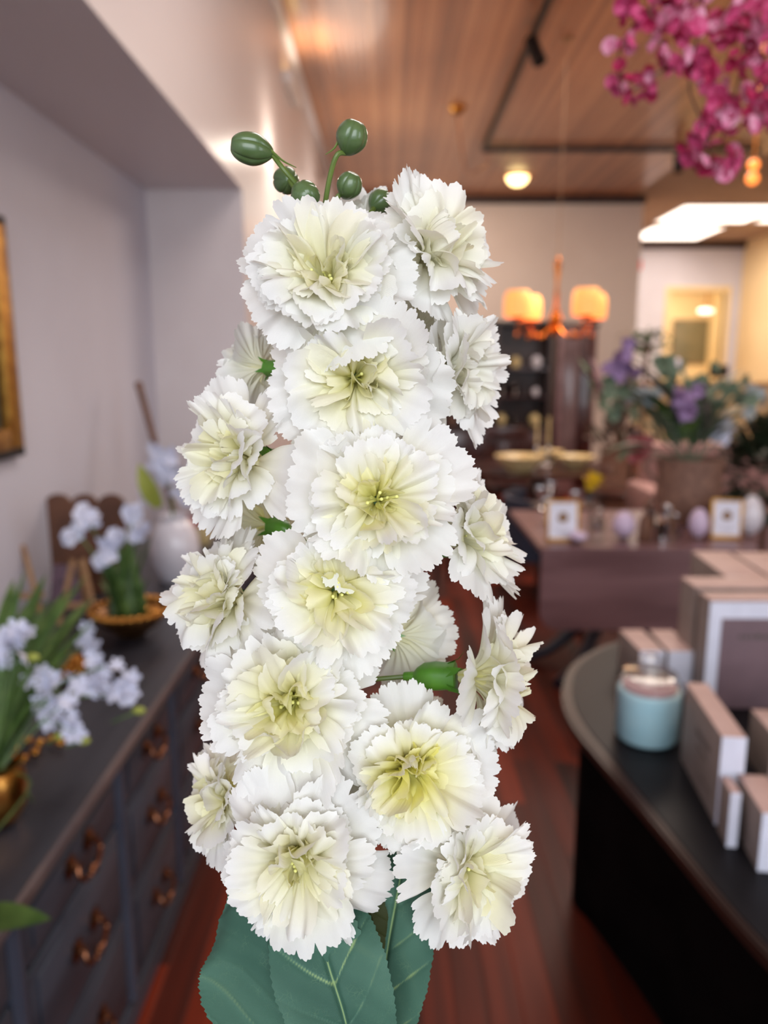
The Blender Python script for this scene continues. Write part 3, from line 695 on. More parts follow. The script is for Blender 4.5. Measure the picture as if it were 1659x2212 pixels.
# small flower shapes
def flower_mesh(name, n, L, w, lift, seed, ruf=.1):
    rng = random.Random(seed); vs, fs = [], []
    for i in range(n):
        a = 2 * PI * i / n + rng.uniform(-.1, .1); k = len(vs); lf = lift + rng.uniform(-.2, .2)
        for j, (u, ww) in enumerate(((.05, .2), (.35, .75), (.7, 1.0), (.92, .6), (1.0, .1))):
            r = L * u * math.cos(lf * (1 - .4 * u)); z = L * u * math.sin(lf) * (1 - .3 * u)
            for s_ in (-1, 0, 1):
                y = s_ * w * ww; zz = z + abs(s_) * .12 * L * ww + rng.uniform(-ruf, ruf) * L * .3
                vs.append((r * math.cos(a) - y * math.sin(a), r * math.sin(a) + y * math.cos(a), zz))
        for j in range(4):
            for c_ in range(2):
                q = k + j * 3 + c_; fs.append((q, q + 1, q + 4, q + 3))
    me = bpy.data.meshes.new(name); me.from_pydata(vs, [], fs); me.update()
    me.polygons.foreach_set('use_smooth', [True] * len(me.polygons)); return me
def inst(name, me, m, parent, loc, ax, sc=1.0, spin=0.0):
    if not me.materials: me.materials.append(m)
    o = bpy.data.objects.new(name, me); COL.objects.link(o); o.parent = parent
    o.matrix_local = axis_matrix(loc, ax, spin) @ Matrix.Scale(sc, 4)
    return o
fl_white = flower_mesh('white_floret', 6, .024, .0058, .55, 1)
fl_whiteb = flower_mesh('white_floret_round', 5, .024, .011, .35, 2)
fl_pink = flower_mesh('pink_floret', 5, .02, .0115, .5, 3, .25)
fl_pinkl = flower_mesh('pale_pink_floret', 5, .02, .0115, .6, 4, .25)
fl_mag = flower_mesh('magenta_floret', 5, .018, .010, .9, 5, .25)
fl_lil = flower_mesh('lilac_floret', 5, .024, .010, .5, 6)
fl_rose = flower_mesh('rose_floret', 7, .03, .016, .9, 7)
fl_red = flower_mesh('red_floret', 7, .03, .016, .9, 8)
fl_yel = flower_mesh('yellow_floret', 6, .03, .012, .4, 9)

def blade(mb, p0, p1, w, sag=.1, side=None, n=10, seed=0):
    p0, p1 = Vector(p0), Vector(p1); d = p1 - p0; L = d.length
    sd = side or d.cross(Vector((0, 0, 1)));
    if sd.length < 1e-5: sd = Vector((1, 0, 0))
    sd = sd.normalized(); up = sd.cross(d).normalized(); vs, fs = [], []
    for i in range(n + 1):
        u = i / n; c = p0 + d * u + up * (sag * L * 4 * u * (1 - u)); ww = w * math.sin(PI * min(1, .12 + u * .88)) ** .8
        for s_ in (-1, 0, 1): vs.append(c + sd * s_ * ww + up * abs(s_) * ww * .3)
    for i in range(n):
        for c_ in range(2):
            q = i * 3 + c_; fs.append((q, q + 1, q + 4, q + 3))
    return mb.add(vs, fs)

def cluster(parent, c, rad, n, me, m, name, rng, face=Vector((0, -1, .25)), sc=1.0):
    for i in range(n):
        d = Vector((rng.gauss(0, .5), rng.gauss(0, .35), rng.gauss(0, .5))) * rad
        ax = (face + Vector((rng.uniform(-.8, .8), rng.uniform(-.5, .5), rng.uniform(-.8, .8))))
        inst(name, me, m, parent, Vector(c) + d, ax, sc * rng.uniform(.8, 1.15), rng.uniform(0, 6))

rng = random.Random(11)
# near gilded pot with white flowers (left edge)
pb = at(0, 1775, Z=HD)
pot = empty('gilded_pot', (pb.x - .005, pb.y, HD), 0, 'round gilded pot at the near end of the slate dresser', 'plant pot')
MB().lathe([(0, .003), (.036, .003), (.054, .03), (.060, .065), (.055, .10), (.05, .112), (.054, .122), (.048, .122), (.047, .108), (0, .10)], 36).build('bowl', m_gold, pot)
pot_w = Vector(pot.location)
t = empty('white_flower_plant', pot_w + Vector((0, 0, .10)), 0, 'leafy plant with sprays of small white flowers in the near gilded pot', 'plant')
cl = [((115, 1525), 1.42, 10, .035), ((75, 1470), 1.45, 7, .03), ((225, 1440), 1.50, 7, .03), ((265, 1500), 1.48, 8, .03), ((160, 1580), 1.42, 5, .022), ((20, 1395), 1.38, 8, .03), ((190, 1490), 1.46, 6, .03), ((50, 1370), 1.4, 5, .022), ((190, 1385), 1.62, 4, .03)]
sm = MB()
for (q, yy, n, rad) in cl:
    c = at(*q, Y=yy) - Vector(t.location)
    cluster(t, c, rad, n, fl_white, m_wflower, 'blossom', rng, sc=.95)
    sm.tube(catmull([(0, 0, -.01), tuple(c * .5 + Vector((0, .02, .05))), tuple(c)], 10), .0022, 6)
for q, yy in (((300, 1535), 1.48), ((130, 1590), 1.42), ((70, 1420), 1.4), ((180, 1600), 1.42)):
    c = at(*q, Y=yy) - Vector(t.location); sm.tube([c * .8, c], .0022, 6)
    MB().ball(c, .008, 6, (1.8, 1, 1)).build('bud', m_lime, t)
sm.build('stem', m_leafg, t)
for (a, b, yy, ww) in (((10, 1640), (110, 1290), 1.5, .012), ((20, 1640), (190, 1240), 1.6, .013), ((0, 1640), (55, 1230), 1.55, .012), ((20, 1650), (75, 1740), 1.36, .02), ((0, 1650), (95, 1500), 1.4, .012), ((30, 1650), (150, 1350), 1.6, .014), ((15, 1650), (215, 1330), 1.65, .012), ((-40, 1640), (10, 1290), 1.6, .016), ((0, 1650), (130, 1400), 1.75, .024), ((0, 1640), (100, 1240), 1.7, .02), ((10, 1640), (150, 1270), 1.75, .022), ((20, 1640), (60, 1300), 1.7, .022), ((40, 1640), (205, 1290), 1.8, .022), ((10, 1640), (30, 1250), 1.75, .022), ((30, 1640), (175, 1400), 1.8, .024), ((10, 1640), (110, 1330), 1.8, .026)):
    p0 = Vector((0, 0, 0)); p1 = at(*b, Y=yy) - Vector(t.location)
    blade(MB(), p0, p1, ww, .08).build('leaf', m_leafg, t)
# trailing leaf that hangs in front of the drawers
p1 = at(112, 1985, X=-.545) - Vector(t.location); p0 = at(-60, 1995, X=-.575) - Vector(t.location)
blade(MB(), p0, p1, .024, .06, side=Vector((.2, .1, 1))).build('leaf', m_leafg, t)
MB().tube(catmull([(.02, 0, .01), (.10, -.06, .01), tuple(p0 + Vector((0, 0, .08))), tuple(p0)], 14), .002, 6).build('trailing_stem', m_leafg, t)

def ball_garland(name, pts, r, m, label, cat):
    o = empty(name, pts[0], 0, label, cat)
    for p in pts:
        MB().ball(Vector(p) - Vector(pts[0]), r, 8).build('bead', m, o)
    return o
pts = [tuple(at(x, y, Z=HD + .012)) for x, y in ((30, 1660 - 40), (50, 1640), (75, 1625), (85, 1605), (110, 1598), (130, 1605), (60, 1600), (35, 1600), (12, 1600))]
ball_garland('bead_garland', pts, .011, m_gold, 'short string of gilded beads lying behind the near gilded pot', 'garland')
c = at(152, 1440, Z=HD + .035)
t = empty('gilded_artichoke', c, 0, 'gilded scaled artichoke ornament behind the white flower sprays', 'ornament')
a_ = MB()
for k in range(7):
    for i in range(9):
        th = (k + .5) / 7 * PI * .85; an = i * 2 * PI / 9 + k * .35; rr = .034
        a_.ball((rr * math.sin(th) * math.cos(an), rr * math.sin(th) * math.sin(an), rr * math.cos(th)), .009, 4)
a_.ball((0, 0, 0), .03, 10); a_.build('body', m_gold, t)

# beaded gilded bowl with paperwhites
pb = at(270, 1388, Z=HD) + Vector((0, .07, 0)); pb.z = HD - .001
bowl = empty('beaded_bowl', pb, 0, 'wide gilded bowl with a beaded rim at the far end of the dresser', 'bowl')
MB().lathe([(0, .003), (.045, .003), (.05, .012), (.09, .04), (.115, .075), (.12, .085), (.112, .085), (.085, .05), (0, .02)], 40).build('body', mat('aged_brass', (120, 84, 48), .35, .8, rgb2=(80, 54, 32), scale=20), bowl)
for i in range(30):
    a = i * 2 * PI / 30; MB().ball((.12 * math.cos(a), .12 * math.sin(a), .088), .0135, 7).build('bead', m_gold, bowl)
for i, (dx, dy) in enumerate(((.05, .02), (.075, -.01), (.03, .06), (-.05, .05), (.06, .055))):
    o = MB().ball((0, 0, 0), .022, 8).build('gilded_ball', m_gold, None, loc=tuple(pb + Vector((dx, dy, .062 + .012 * (i % 2)))))
    tag(o, 'gilded ball in the beaded bowl, ' + ('nearer one right of the stems', 'closest to the right rim', 'highest at the back right', 'left of the paperwhite stems', 'between the two right ones')[i], 'ornament', 'gilded balls in the beaded bowl')
t = empty('paperwhite_plant', pb + Vector((-.01, 0, .03)), 0, 'paperwhite plant with white flower heads growing from the beaded bowl', 'plant')
o0 = Vector(t.location); sm = MB()
for q, n, rad in (((190, 1125), 9, .035), ((235, 1195), 10, .04), ((285, 1105), 8, .032), ((165, 1150), 5, .03), ((305, 1150), 6, .028), ((245, 1160), 6, .03), ((225, 1210), 5, .02)):
    c = at(*q, Y=pb.y + rng.uniform(-.04, .04)) - o0
    cluster(t, c, rad, n, fl_whiteb, m_wflower, 'blossom', rng)
    sm.tube(catmull([(rng.uniform(-.03, .03), 0, 0), tuple(c * .6 + Vector((0, 0, .03))), tuple(c)], 10), .003, 6)
sm.build('stem', m_leafg, t)
for i in range(30):
    p1 = at(rng.uniform(190, 335), rng.uniform(1130, 1290), Y=pb.y + rng.uniform(-.05, .08)) - o0
    blade(MB(), (rng.uniform(-.05, .05), rng.uniform(-.03, .03), 0), p1, .013, .05).build('leaf', m_leafg, t)
# white ginger jar with a white hydrangea behind
pj = at(370, 1262, Z=HD); pj.y += .08
jar = empty('white_vase', (pj.x, pj.y, HD - .003), 0, 'rounded white ceramic vase on the far end of the dresser', 'vase')
MB().lathe([(0, .002), (.065, .002), (.07, .012), (.095, .07), (.10, .13), (.092, .19), (.07, .235), (.055, .25), (.06, .27), (.052, .27), (.048, .25), (0, .23)], 40).build('body', m_whitecer, jar)
t = empty('white_hydrangea', jar.location + Vector((0, 0, .255)), 0, 'large white hydrangea spray with lime leaves in the white vase', 'flower')
o0 = Vector(t.location)
for q, n, rad in (((345, 1035), 12, .05), ((375, 1005), 12, .05), ((395, 1060), 10, .05), ((350, 980), 7, .04), ((320, 1070), 7, .04)):
    cluster(t, at(*q, Y=pj.y - .03) - o0, rad, n, fl_whiteb, m_wflower, 'blossom', rng, sc=1.15)
MB().tube([(0, 0, -.03), tuple(at(365, 1030, Y=pj.y) - o0)], .005, 8).build('stem', m_leafg, t)
blade(MB(), at(345, 1095, Y=pj.y - .06) - o0, at(300, 1000, Y=pj.y - .10) - o0, .035, .1, side=Vector((1, 0, .4))).build('leaf', m_lime, t)
# roses and a small yellow cup beyond the vase
t = empty('rose_bunch', at(420, 1190, Z=HD) + Vector((0, .15, 0)), 0, 'bunch of pink and red faux roses behind the white vase', 'flower')
t.location.z = HD; o0 = Vector(t.location)
MB().lathe([(0, .0), (.04, .0), (.05, .05), (.045, .09), (.04, .09), (.04, .01), (0, .01)], 24).build('vase', m_cream2, t)
cluster(t, at(425, 1135, Y=o0.y) - o0, .06, 9, fl_rose, m_rose, 'blossom', rng); cluster(t, at(398, 1115, Y=o0.y) - o0, .035, 4, fl_red, m_red, 'blossom', rng)
sm = MB(); sm.tube([(0, 0, .02), tuple(at(425, 1140, Y=o0.y) - o0)], .004, 6).build('stem', m_leafg, t)
# scalloped wooden tray leaning by the wall, easels, slanting stick
pt = at(188, 1180, Y=2.82)
t = empty('scalloped_tray', (pt.x, 2.82, HD), 0, 'brown wooden tray with a scalloped top edge standing behind the paperwhites', 'tray')
wd = .15; top_ = at(188, 1092, Y=2.82).z - HD
out = [(-wd, 0)]; out += []
for i in range(3):
    for k in range(9):
        a = PI - PI * k / 8; out.append((-wd + wd / 3 + i * 2 * wd / 3 + wd / 3 * math.cos(a), top_ + .042 * math.sin(a)))
out.append((wd, 0)); vs = [(x, 0, z) for x, z in out] + [(x, .018, z) for x, z in out]; n = len(out)
fs = [tuple(range(n))[::-1], tuple(range(n, 2 * n))] + [(i, (i + 1) % n, n + (i + 1) % n, n + i) for i in range(n)]
MB().add(vs, fs).build('panel', m_brownwood, t, smooth=False)
MB().box((-wd, -.02, 0), (wd, -.002, .03), .004).build('lip', m_brownwood, t)
def easel(loc, rz, h, w_, label, m=m_tanwood):
    t = empty('tabletop_easel', loc, rz, label, 'easel', 'small wooden easels on the dresser')
    for s_ in (-1, 1):
        MB().tube([(s_ * w_, -.03, .006), (s_ * w_ * .25, .05, h)], .010, 6).build('leg', m, t)
    MB().tube([(0, .14, .006), (0, .05, h * .92)], .009, 6).build('leg', m, t)
    MB().box((-w_ * 1.2, -.035, h * .28), (w_ * 1.2, -.012, h * .28 + .018), .003).build('ledge', m, t)
    return t
pe = at(45, 1330, Z=HD); easel(pe, .3, .24, .07, 'tan wooden easel at the left edge behind the foliage')
pe2 = at(172, 1345, Z=HD); easel(pe2, .2, .21, .06, 'tan wooden easel standing between the foliage and the paperwhites')
pe3 = pe2 + Vector((-.07, .10, 0)); M3 = Matrix.Rotation(-.3, 4, 'X')
o = MB().box((-.06, -.004, 0), (.06, .004, .15), .002, M3).build('floral_card', mat('mauve_floral_print', (120, 92, 110), .7, rgb2=(70, 60, 66), scale=60), None, loc=(pe.x + .12, pe.y + .1, HD + .002))
tag(o, 'dark mauve floral printed card leaning between the two easels', 'card')
p0, p1 = at(342, 985, Y=3.42), at(300, 832, Y=3.5)
t = empty('slanting_rod', (p0.x, p0.y, HD + .01), 0, 'slim brown wooden rod slanting up against the white wall', 'rod')
o0 = Vector(t.location); kk = (p0.z - HD - .03) / (p1.z - p0.z); MB().tube([p0 - o0 + (p0 - p1) * kk, p1 - o0], [.013, .015], 10).build('shaft', m_brownwood, t); MB().ball(p1 - o0, .018, 8).build('finial', m_brownwood, t)
pl_ = at(608, 1008, Y=4.02)
t = empty('lilac_hydrangea', (pl_.x, 4.02, 0), 0, 'tall lilac faux hydrangea half hidden behind the white carnations', 'flower')
o0 = Vector(t.location); cluster(t, pl_ - o0, .055, 14, fl_lil, m_lilac, 'blossom', rng, sc=1.2)
MB().tube([(0, 0, .02), tuple(pl_ - o0)], .005, 6).build('stem', m_leafg, t)
MB().lathe([(0, 0), (.07, 0), (.09, .2), (.05, .42), (.06, .48), (.05, .48), (.04, .42), (0, .05)], 24).build('floor_vase', m_whitecer, t)

# ------------------------------------------------------------------ right: near table with gift boxes and candle
HT = .75
def round_poly(x0, x1, y0, y1, r, n=10, rr=(1, 1, 1, 1)):
    out = []
    for (cx, cy, a0, k) in ((x1 - r, y1 - r, 0, 0), (x0 + r, y1 - r, 90, 1), (x0 + r, y0 + r, 180, 2), (x1 - r, y0 + r, 270, 3)):
        for i in range(n + 1):
            a = math.radians(a0 + 90 * i / n); out.append((cx + r * math.cos(a), cy + r * math.sin(a)))
    return out
def slab(mb, poly, z0, z1, inset=0.0):
    n = len(poly); vs = [(x, y, z0) for x, y in poly] + [(x, y, z1) for x, y in poly]
    mb.add(vs, [tuple(range(n))[::-1], tuple(range(n, 2 * n))] + [(i, (i + 1) % n, n + (i + 1) % n, n + i) for i in range(n)])
    return mb
t = empty('display_table', (1.15, 1.6, 0), 0, 'dark glossy display table with rounded corners and a solid black base', 'table')
m_tabletop = mat('near_black_top', (25, 23, 27), 0.45, rgb2=(19, 18, 21), scale=3, spec=.12)
m_tablerim = mat('mahogany_rim', (52, 29, 22), 0.42, rgb2=(38, 20, 15), scale=4, spec=.3)
m_tablebase = mat('black_base', (9, 6, 6), 0.8, spec=.1)
def outline(P, off=0.0, n=90):
    P = catmull([(x - 1.15, y - 1.6) for x, y in P] , n)
    c = np.mean(P, 0); return [tuple(p + (c - p) / np.linalg.norm(c - p) * off) for p in P]
TT = [(1.80, .70), (.66, .70), (.60, .85), (.548, 1.05), (.511, 1.3), (.470, 1.55), (.446, 1.72), (.450, 1.86), (.480, 1.99), (.535, 2.12), (.625, 2.235), (.74, 2.325), (.92, 2.40), (1.25, 2.46), (1.80, 2.50)]
TB = [(1.66, .85), (.76, .85), (.735, 1.1), (.68, 1.6), (.60, 1.95), (.56, 2.07), (.60, 2.17), (.72, 2.26), (.95, 2.33), (1.66, 2.40)]
slab(MB(), outline(TT)[::-1], HT - .028, HT - .008).build('rim', m_tablerim, t)
slab(MB(), outline(TT, .012)[::-1], HT - .0079, HT - .004).build('edge_bead', m_tablerim, t)
slab(MB(), outline(TT, .030)[::-1], HT - .0039, HT - .001).build('top', m_tabletop, t)
slab(MB(), outline(TB)[::-1], 0, HT - .029).build('base', m_tablebase, t)

# candle jar
pc_ = at(1396, 1592, Z=HT); k = pc_.y / F_PX * 1.12
t = empty('candle_jar', (pc_.x, pc_.y, HT), 0, 'pale aqua candle in a clear lidded glass jar on the near table', 'candle')
R_ = .073
MB().lathe([(0, .003), (R_ - .008, .003), (R_ - .002, .012), (R_ - .002, .118), (R_ - .006, .122), (0, .122)], 40).build('wax', m_aqua, t)
MB().lathe([(0, .123), (R_ - .012, .123), (R_ - .012, .131), (0, .132)], 32).build('label', m_pinkwax, t)
MB().lathe([(0, 0), (R_ - .006, 0), (R_, .010), (R_, .135), (R_ - .012, .150), (R_ - .02, .152)], 40).build('glass_jar', m_glass, t)
MB().lathe([(R_ - .018, .153), (R_ - .014, .160), (.03, .165), (.02, .170), (.026, .18), (.028, .19), (.02, .198), (0, .2)], 32).build('lid', m_glass, t)

# gift boxes: local frame, front end towards the camera
def gift_box(name, corner, w_, l_, h_, rz, label, m=m_boxpaper, end=m_whitepaper, side=None, ink=True, z=HT):
    t = empty(name, (corner[0], corner[1], z), rz, label, 'box', 'gift boxes on the near table')
    MB().box((0, 0.002, 0), (w_, l_, h_ - .0015), .0015).build('body', side or m_boxpaper2, t)
    MB().box((0, 0.002, h_ - .0014), (w_, l_, h_), .0006).build('lid', m, t)
    MB().box((0, 0, 0), (w_, .0019, h_), .0006).build('end_label', end, t)
    if ink:
        b = MB(); rr = random.Random(int(l_ * 1e4))
        for j, (zz, hh, y0, y1) in enumerate(((.62, .09, .25, .62), (.48, .05, .30, .55), (.22, .03, .15, .40))):
            y = y0
            while y < y1:
                d = rr.uniform(.012, .03); b.box((-.0006, l_ * y, h_ * zz), (-.0001, l_ * (y + d), h_ * (zz + hh * rr.uniform(.6, 1)))); y += d + .012
        b.build('lettering', m_ink, t)
    return t
RZ = -math.atan(.111)
xl = lambda y: .642 - .111 * (1.562 - y)
gift_box('gift_box', (xl(1.315), 1.315), .044, .25, at(1559, 1592, Y=1.315).z - HT, RZ, 'long blush gift box standing on its edge right of the aqua candle')
gift_box('gift_box', (xl(1.247), 1.247), .018, .055, at(1567, 1713, Y=1.247).z - HT, RZ, 'thin blush box with a narrow white end in front of the long box', ink=False)
gift_box('gift_box', (xl(1.247) + .024, 1.180), .05, .128, at(1610, 1757, Y=1.18).z - HT, RZ, 'blush box with a wide white end nearest the camera', ink=False)
# display box with the white inner border and mauve face
pd_ = at(1536, 1298, Y=1.82)
hb = pd_.z - HT
t = empty('display_box', (pd_.x, 1.82, HT), 0, 'big upright gift box showing a white border round a mauve face', 'box', 'gift boxes on the near table')
MB().box((0, .004, 0), (.34, .07, hb - .002), .002).build('body', m_boxpaper2, t)
MB().box((-.001, .0, hb - .0019), (.341, .07, hb + .002), .001).build('lid', m_boxpaper, t)
MB().box((0, 0, 0), (.34, .0038, hb - .003), .001).build('white_border', m_whitepaper, t)
MB().box((.030, -.002, .0), (.33, -.0003, hb - .045), .001).build('mauve_face', m_mauvepaper, t)
b = MB(); rr = random.Random(4); x = .075
while x < .26: d = rr.uniform(.006, .016); b.box((x, -.0028, hb - .098), (x + d, -.0022, hb - .086 + rr.uniform(-.002, .003))); x += d + .005
b.build('lettering', m_ink, t)
pd2 = at(1503, 1270, Y=1.93); hb2 = pd2.z - HT
t = empty('display_box', (pd2.x, 1.93, HT), 0, 'tall blush box standing behind the mauve-faced box', 'box', 'gift boxes on the near table')
MB().box((0, 0, 0), (.36, .10, hb2 - .002), .002).build('body', m_boxpaper2, t); MB().box((-.001, -.001, hb2 - .0019), (.361, .101, hb2 + .002), .001).build('lid', m_boxpaper, t)
pa_, pb_ = at(1600, 1243, Z=1.03), at(1512, 1197, Z=1.03)
gift_box('gift_box', (pa_.x - .045, 2.05), .11, .30, 1.03 - HT, math.radians(-4), 'tallest blush box at the back of the near table', ink=False)
gift_box('gift_box', (pa_.x + .085, 2.06), .13, .30, 1.025 - HT, math.radians(-4), 'blush box beside the tallest one at the right edge', ink=False)
for (fx, bx, lb) in ((1384, 1338, 'low blush box behind the aqua candle, left of the pair'), (1445, 1402, 'low blush box behind the aqua candle, right of the pair')):
    qa, qb = at(fx, 1407, Z=.865), at(bx, 1360, Z=.865)
    gift_box('gift_box', (qa.x, qa.y), .065, qb.y - qa.y, .115, math.atan2(qa.x - qb.x, qb.y - qa.y), lb, ink=False)
q = at(1625, 1680, Z=HT)
gift_box('gift_box', (.78, 1.45), .12, .12, .115, math.radians(-5), 'short blush box between the long box and the small succulent', end=m_boxpaper, ink=False)
# succulent in a pot on top of it
t = empty('potted_succulent', (.845, 1.51, HT + .115), 0, 'small dark succulent in a pale pot at the right edge', 'plant')
MB().lathe([(0, 0), (.028, 0), (.036, .05), (.032, .05), (0, .045)], 24).build('pot', m_boxpaper2, t)
for i in range(18):
    a = i * 2.4; r_ = .045 - .0012 * i
    blade(MB(), (0, 0, .045), (r_ * math.cos(a), r_ * math.sin(a), .055 + .002 * i), .009, .1).build('leaf', m_leafdk, t)

# ------------------------------------------------------------------ right: drop-leaf table with ornaments
X0, Y0 = .724, 3.545
t = empty('drop_leaf_table', (X0, Y0, 0), 0, 'brown-mauve wooden drop-leaf table with one rounded leaf hanging', 'table')
slab(MB(), round_poly(0, 1.04, .012, 1.0, .02), HT - .028, HT - .002).build('top', m_mauvewood, t)
lw = .74; lh = .37; r_ = .09; pl = [(0.0, 0)]
for i in range(9): a = math.radians(180 + 90 * i / 8); pl.append((r_ + r_ * math.cos(a), -lh + r_ + r_ * math.sin(a)))
for i in range(9): a = math.radians(270 + 90 * i / 8); pl.append((lw - .02 + .02 * math.cos(a), -lh + .02 + .02 * math.sin(a)))
pl.append((lw, 0)); n = len(pl); z_ = HT - .03
vs = [(x, -.012, z + z_) for x, z in pl] + [(x, .008, z + z_) for x, z in pl]
MB().add(vs, [tuple(range(n)), tuple(range(n, 2 * n))[::-1]] + [(i, n + i, n + (i + 1) % n, (i + 1) % n) for i in range(n)]).build('hanging_leaf', m_mauvewood, t, smooth=False)
MB().box((.18, .2, HT - .12), (.85, .8, HT - .03), .004).build('frame', m_mahog, t)
MB().lathe([(.05, .18), (.06, .22), (.045, .3), (.07, .42), (.05, .5), (.06, .63)], 24, Matrix.Translation((.5, .5, 0))).build('pedestal', m_mahog, t)
for a in (5, 95, 188, 228, 315):
    a = math.radians(a); c_, s_ = math.cos(a), math.sin(a)
    MB().tube(catmull([(.5, .5, .28), (.5 + .16 * c_, .5 + .16 * s_, .22), (.5 + .36 * c_, .5 + .36 * s_, .07), (.5 + .56 * c_, .5 + .56 * s_, .032)], 14), [.035] * 8 + [.03] * 6, 10).build('leg', m_darkleg, t)
def on2(px, py, dy=0):
    q = at(px, py, Z=HT - .002); q.z = HT - .002; q.y += dy; return q
def frame_card(px, py, w_, h_, rz, label):
    q = on2(px, py, .02); t = empty('framed_card', q, rz, label, 'picture frame', 'small framed cards on the drop-leaf table')
    Mx = Matrix.Rotation(-.12, 4, 'X'); f = .012
    b = MB()
    for lo, hi in (((-w_, 0, 0), (w_, .012, f * 1.5)), ((-w_, 0, h_ - f), (w_, .012, h_)), ((-w_, 0, 0), (-w_ + f, .012, h_)), ((w_ - f, 0, 0), (w_, .012, h_))): b.box(lo, hi, .002, Mx)
    b.build('gilded_frame', m_goldleaf, t)
    MB().box((-w_ + f, .004, f), (w_ - f, .008, h_ - f), 0, Mx).build('mat_board', m_whitepaper, t)
    MB().lathe([(0, 0), (w_ * .32, 0), (w_ * .32, .001), (0, .001)], 20, Mx @ Matrix.Translation((0, .003, h_ * .58)) @ Matrix.Rotation(PI / 2, 4, 'X'), flute=6, flamp=.12).build('seal_print', mat('seal_brown', (150, 118, 90), .7), t)
    MB().box((-w_ * .4, .0025, h_ * .24), (w_ * .4, .0035, h_ * .27), 0, Mx).build('caption_print', mat('caption_grey', (180, 176, 186), .7), t)
    MB().tube([(0, .012, h_ * .7), (0, .07, .004)], .004, 6).build('strut', m_goldleaf, t)
    return t
frame_card(1218, 1172, .082, .205, .05, 'gilded framed white card with a brown seal at the left of the table')
frame_card(1572, 1166, .075, .20, -.18, 'tilted gilded framed white card with a brown seal at the right of the table')
def egg(px, py, w_, h_, m, name, label, cat='ornament', group=None):
    q = on2(px, py, .03); t = empty(name, q, 0, label, cat, group)
    MB().lathe([(0, .003), (w_ * .35, .003), (w_ * .4, .012), (w_ * .3, .02)], 24).build('foot', m_silver, t)
    prof = [(w_ * math.sin(PI * i / 14) * (1 + .12 * math.cos(PI * i / 14)) + 1e-6, .014 + h_ / 2 - h_ / 2 * math.cos(PI * i / 14)) for i in range(15)]
    MB().lathe(prof, 28).build('shell', m, t); return t
egg(1350, 1168, .055, .13, m_lilacglaze, 'ceramic_egg', 'blush ceramic egg between the two framed cards')
egg(1512, 1168, .048, .145, m_lilacglaze, 'ceramic_egg', 'tall lilac ceramic egg beside the tilted framed card')
egg(1624, 1163, .06, .20, m_whitecer, 'ceramic_egg', 'large white ceramic egg at the right end of the table')
egg(1252, 1176, .045, .045, m_lilacglaze, 'ceramic_egg', 'flat pale egg in front of the left framed card')
def bottle(px, py, w_, h_, label, m=m_glass, dy=.02):
    q = on2(px, py, dy); t = empty('glass_bottle', q, 0, label, 'bottle', 'glass bottles on the drop-leaf table')
    MB().lathe([(0, 0), (w_, 0), (w_ * 1.05, h_ * .08), (w_, h_ * .5), (w_ * .4, h_ * .62), (w_ * .35, h_ * .72), (w_ * .5, h_ * .75)], 16, flute=8, flamp=.06).build('body', m, t)
    MB().ball((0, 0, h_ * .86), w_ * .55, 6).build('stopper', m, t); return t
bottle(1440, 1172, .045, .20, 'cut crystal bottle with a faceted stopper near the middle of the table', m_silver)
bottle(1466, 1165, .032, .13, 'short crystal bottle just right of the cut crystal one', m_silver, .06)
bottle(1292, 1172, .035, .21, 'clear bottle in front of the yellow flower')
bottle(1395, 1172, .032, .22, 'amber-brown bottle left of the crystal bottle', m_brownwood)
bottle(1418, 1150, .025, .19, 'slim dark bottle behind the crystal bottle', m_mahog, .1)
bottle(1305, 1150, .03, .10, 'low silver bottle behind the clear one', m_silver, .1)
# silver tray with goblets at the far side
q = on2(1215, 1095, 0); t = empty('silver_tray', q, 0, 'oval silver tray at the far left of the drop-leaf table', 'tray')
MB().lathe([(0, .003), (.16, .003), (.19, .015), (.195, .015), (.165, .0), (0, 0)], 36, Matrix.Diagonal((1, .7, 1, 1))).build('dish', m_silver, t)
for (px, py, lb) in ((1152, 1100, 'silver goblet nearest the left edge of the tray table'), (1182, 1088, 'silver goblet second from the left table edge'), (1165, 1130, 'small silver goblet in front of the other two'), (1235, 1112, 'silver goblet furthest right, behind the left framed card')):
    q = on2(px if px > 1165 else px + 8, py); t = empty('silver_goblet', q + Vector((.02, 0, .004)), 0, lb, 'goblet', 'silver goblets on the drop-leaf table')
    MB().lathe([(0, 0), (.028, .002), (.008, .012), (.006, .05), (.02, .065), (.034, .10), (.034, .13), (.031, .13), (.028, .10), (0, .07)], 20).build('cup', m_silver, t)
# yellow daffodil
q = on2(1275, 1150); t = empty('yellow_daffodil', q, 0, 'single yellow daffodil in a slim glass on the drop-leaf table', 'flower')
o0 = Vector(q); c = at(1288, 1025, Y=q.y) - o0; cb = at(1270, 1060, Y=q.y) - o0
MB().lathe([(0, 0), (.018, 0), (.018, .1), (.016, .1), (.016, .004), (0, .004)], 16).build('glass', m_glass, t)
MB().tube(catmull([(0, 0, .01), (.0, 0, .12), tuple(cb)], 10), .005, 6).build('stem', m_leafdk, t)
MB().lathe([(.008, 0), (.030, .03), (.036, .085), (.046, .098), (.034, .09), (.024, .03), (0, .01)], 20, axis_matrix(cb, c - cb), flute=6, flamp=.08).build('trumpet', m_yellow, t)
for i in range(6):
    inst('petal', flower_mesh('yellow_petal', 1, .065, .022, .3, 20 + i), m_yellow, t, cb + (c - cb) * .4, c - cb, 1, i * PI / 3)
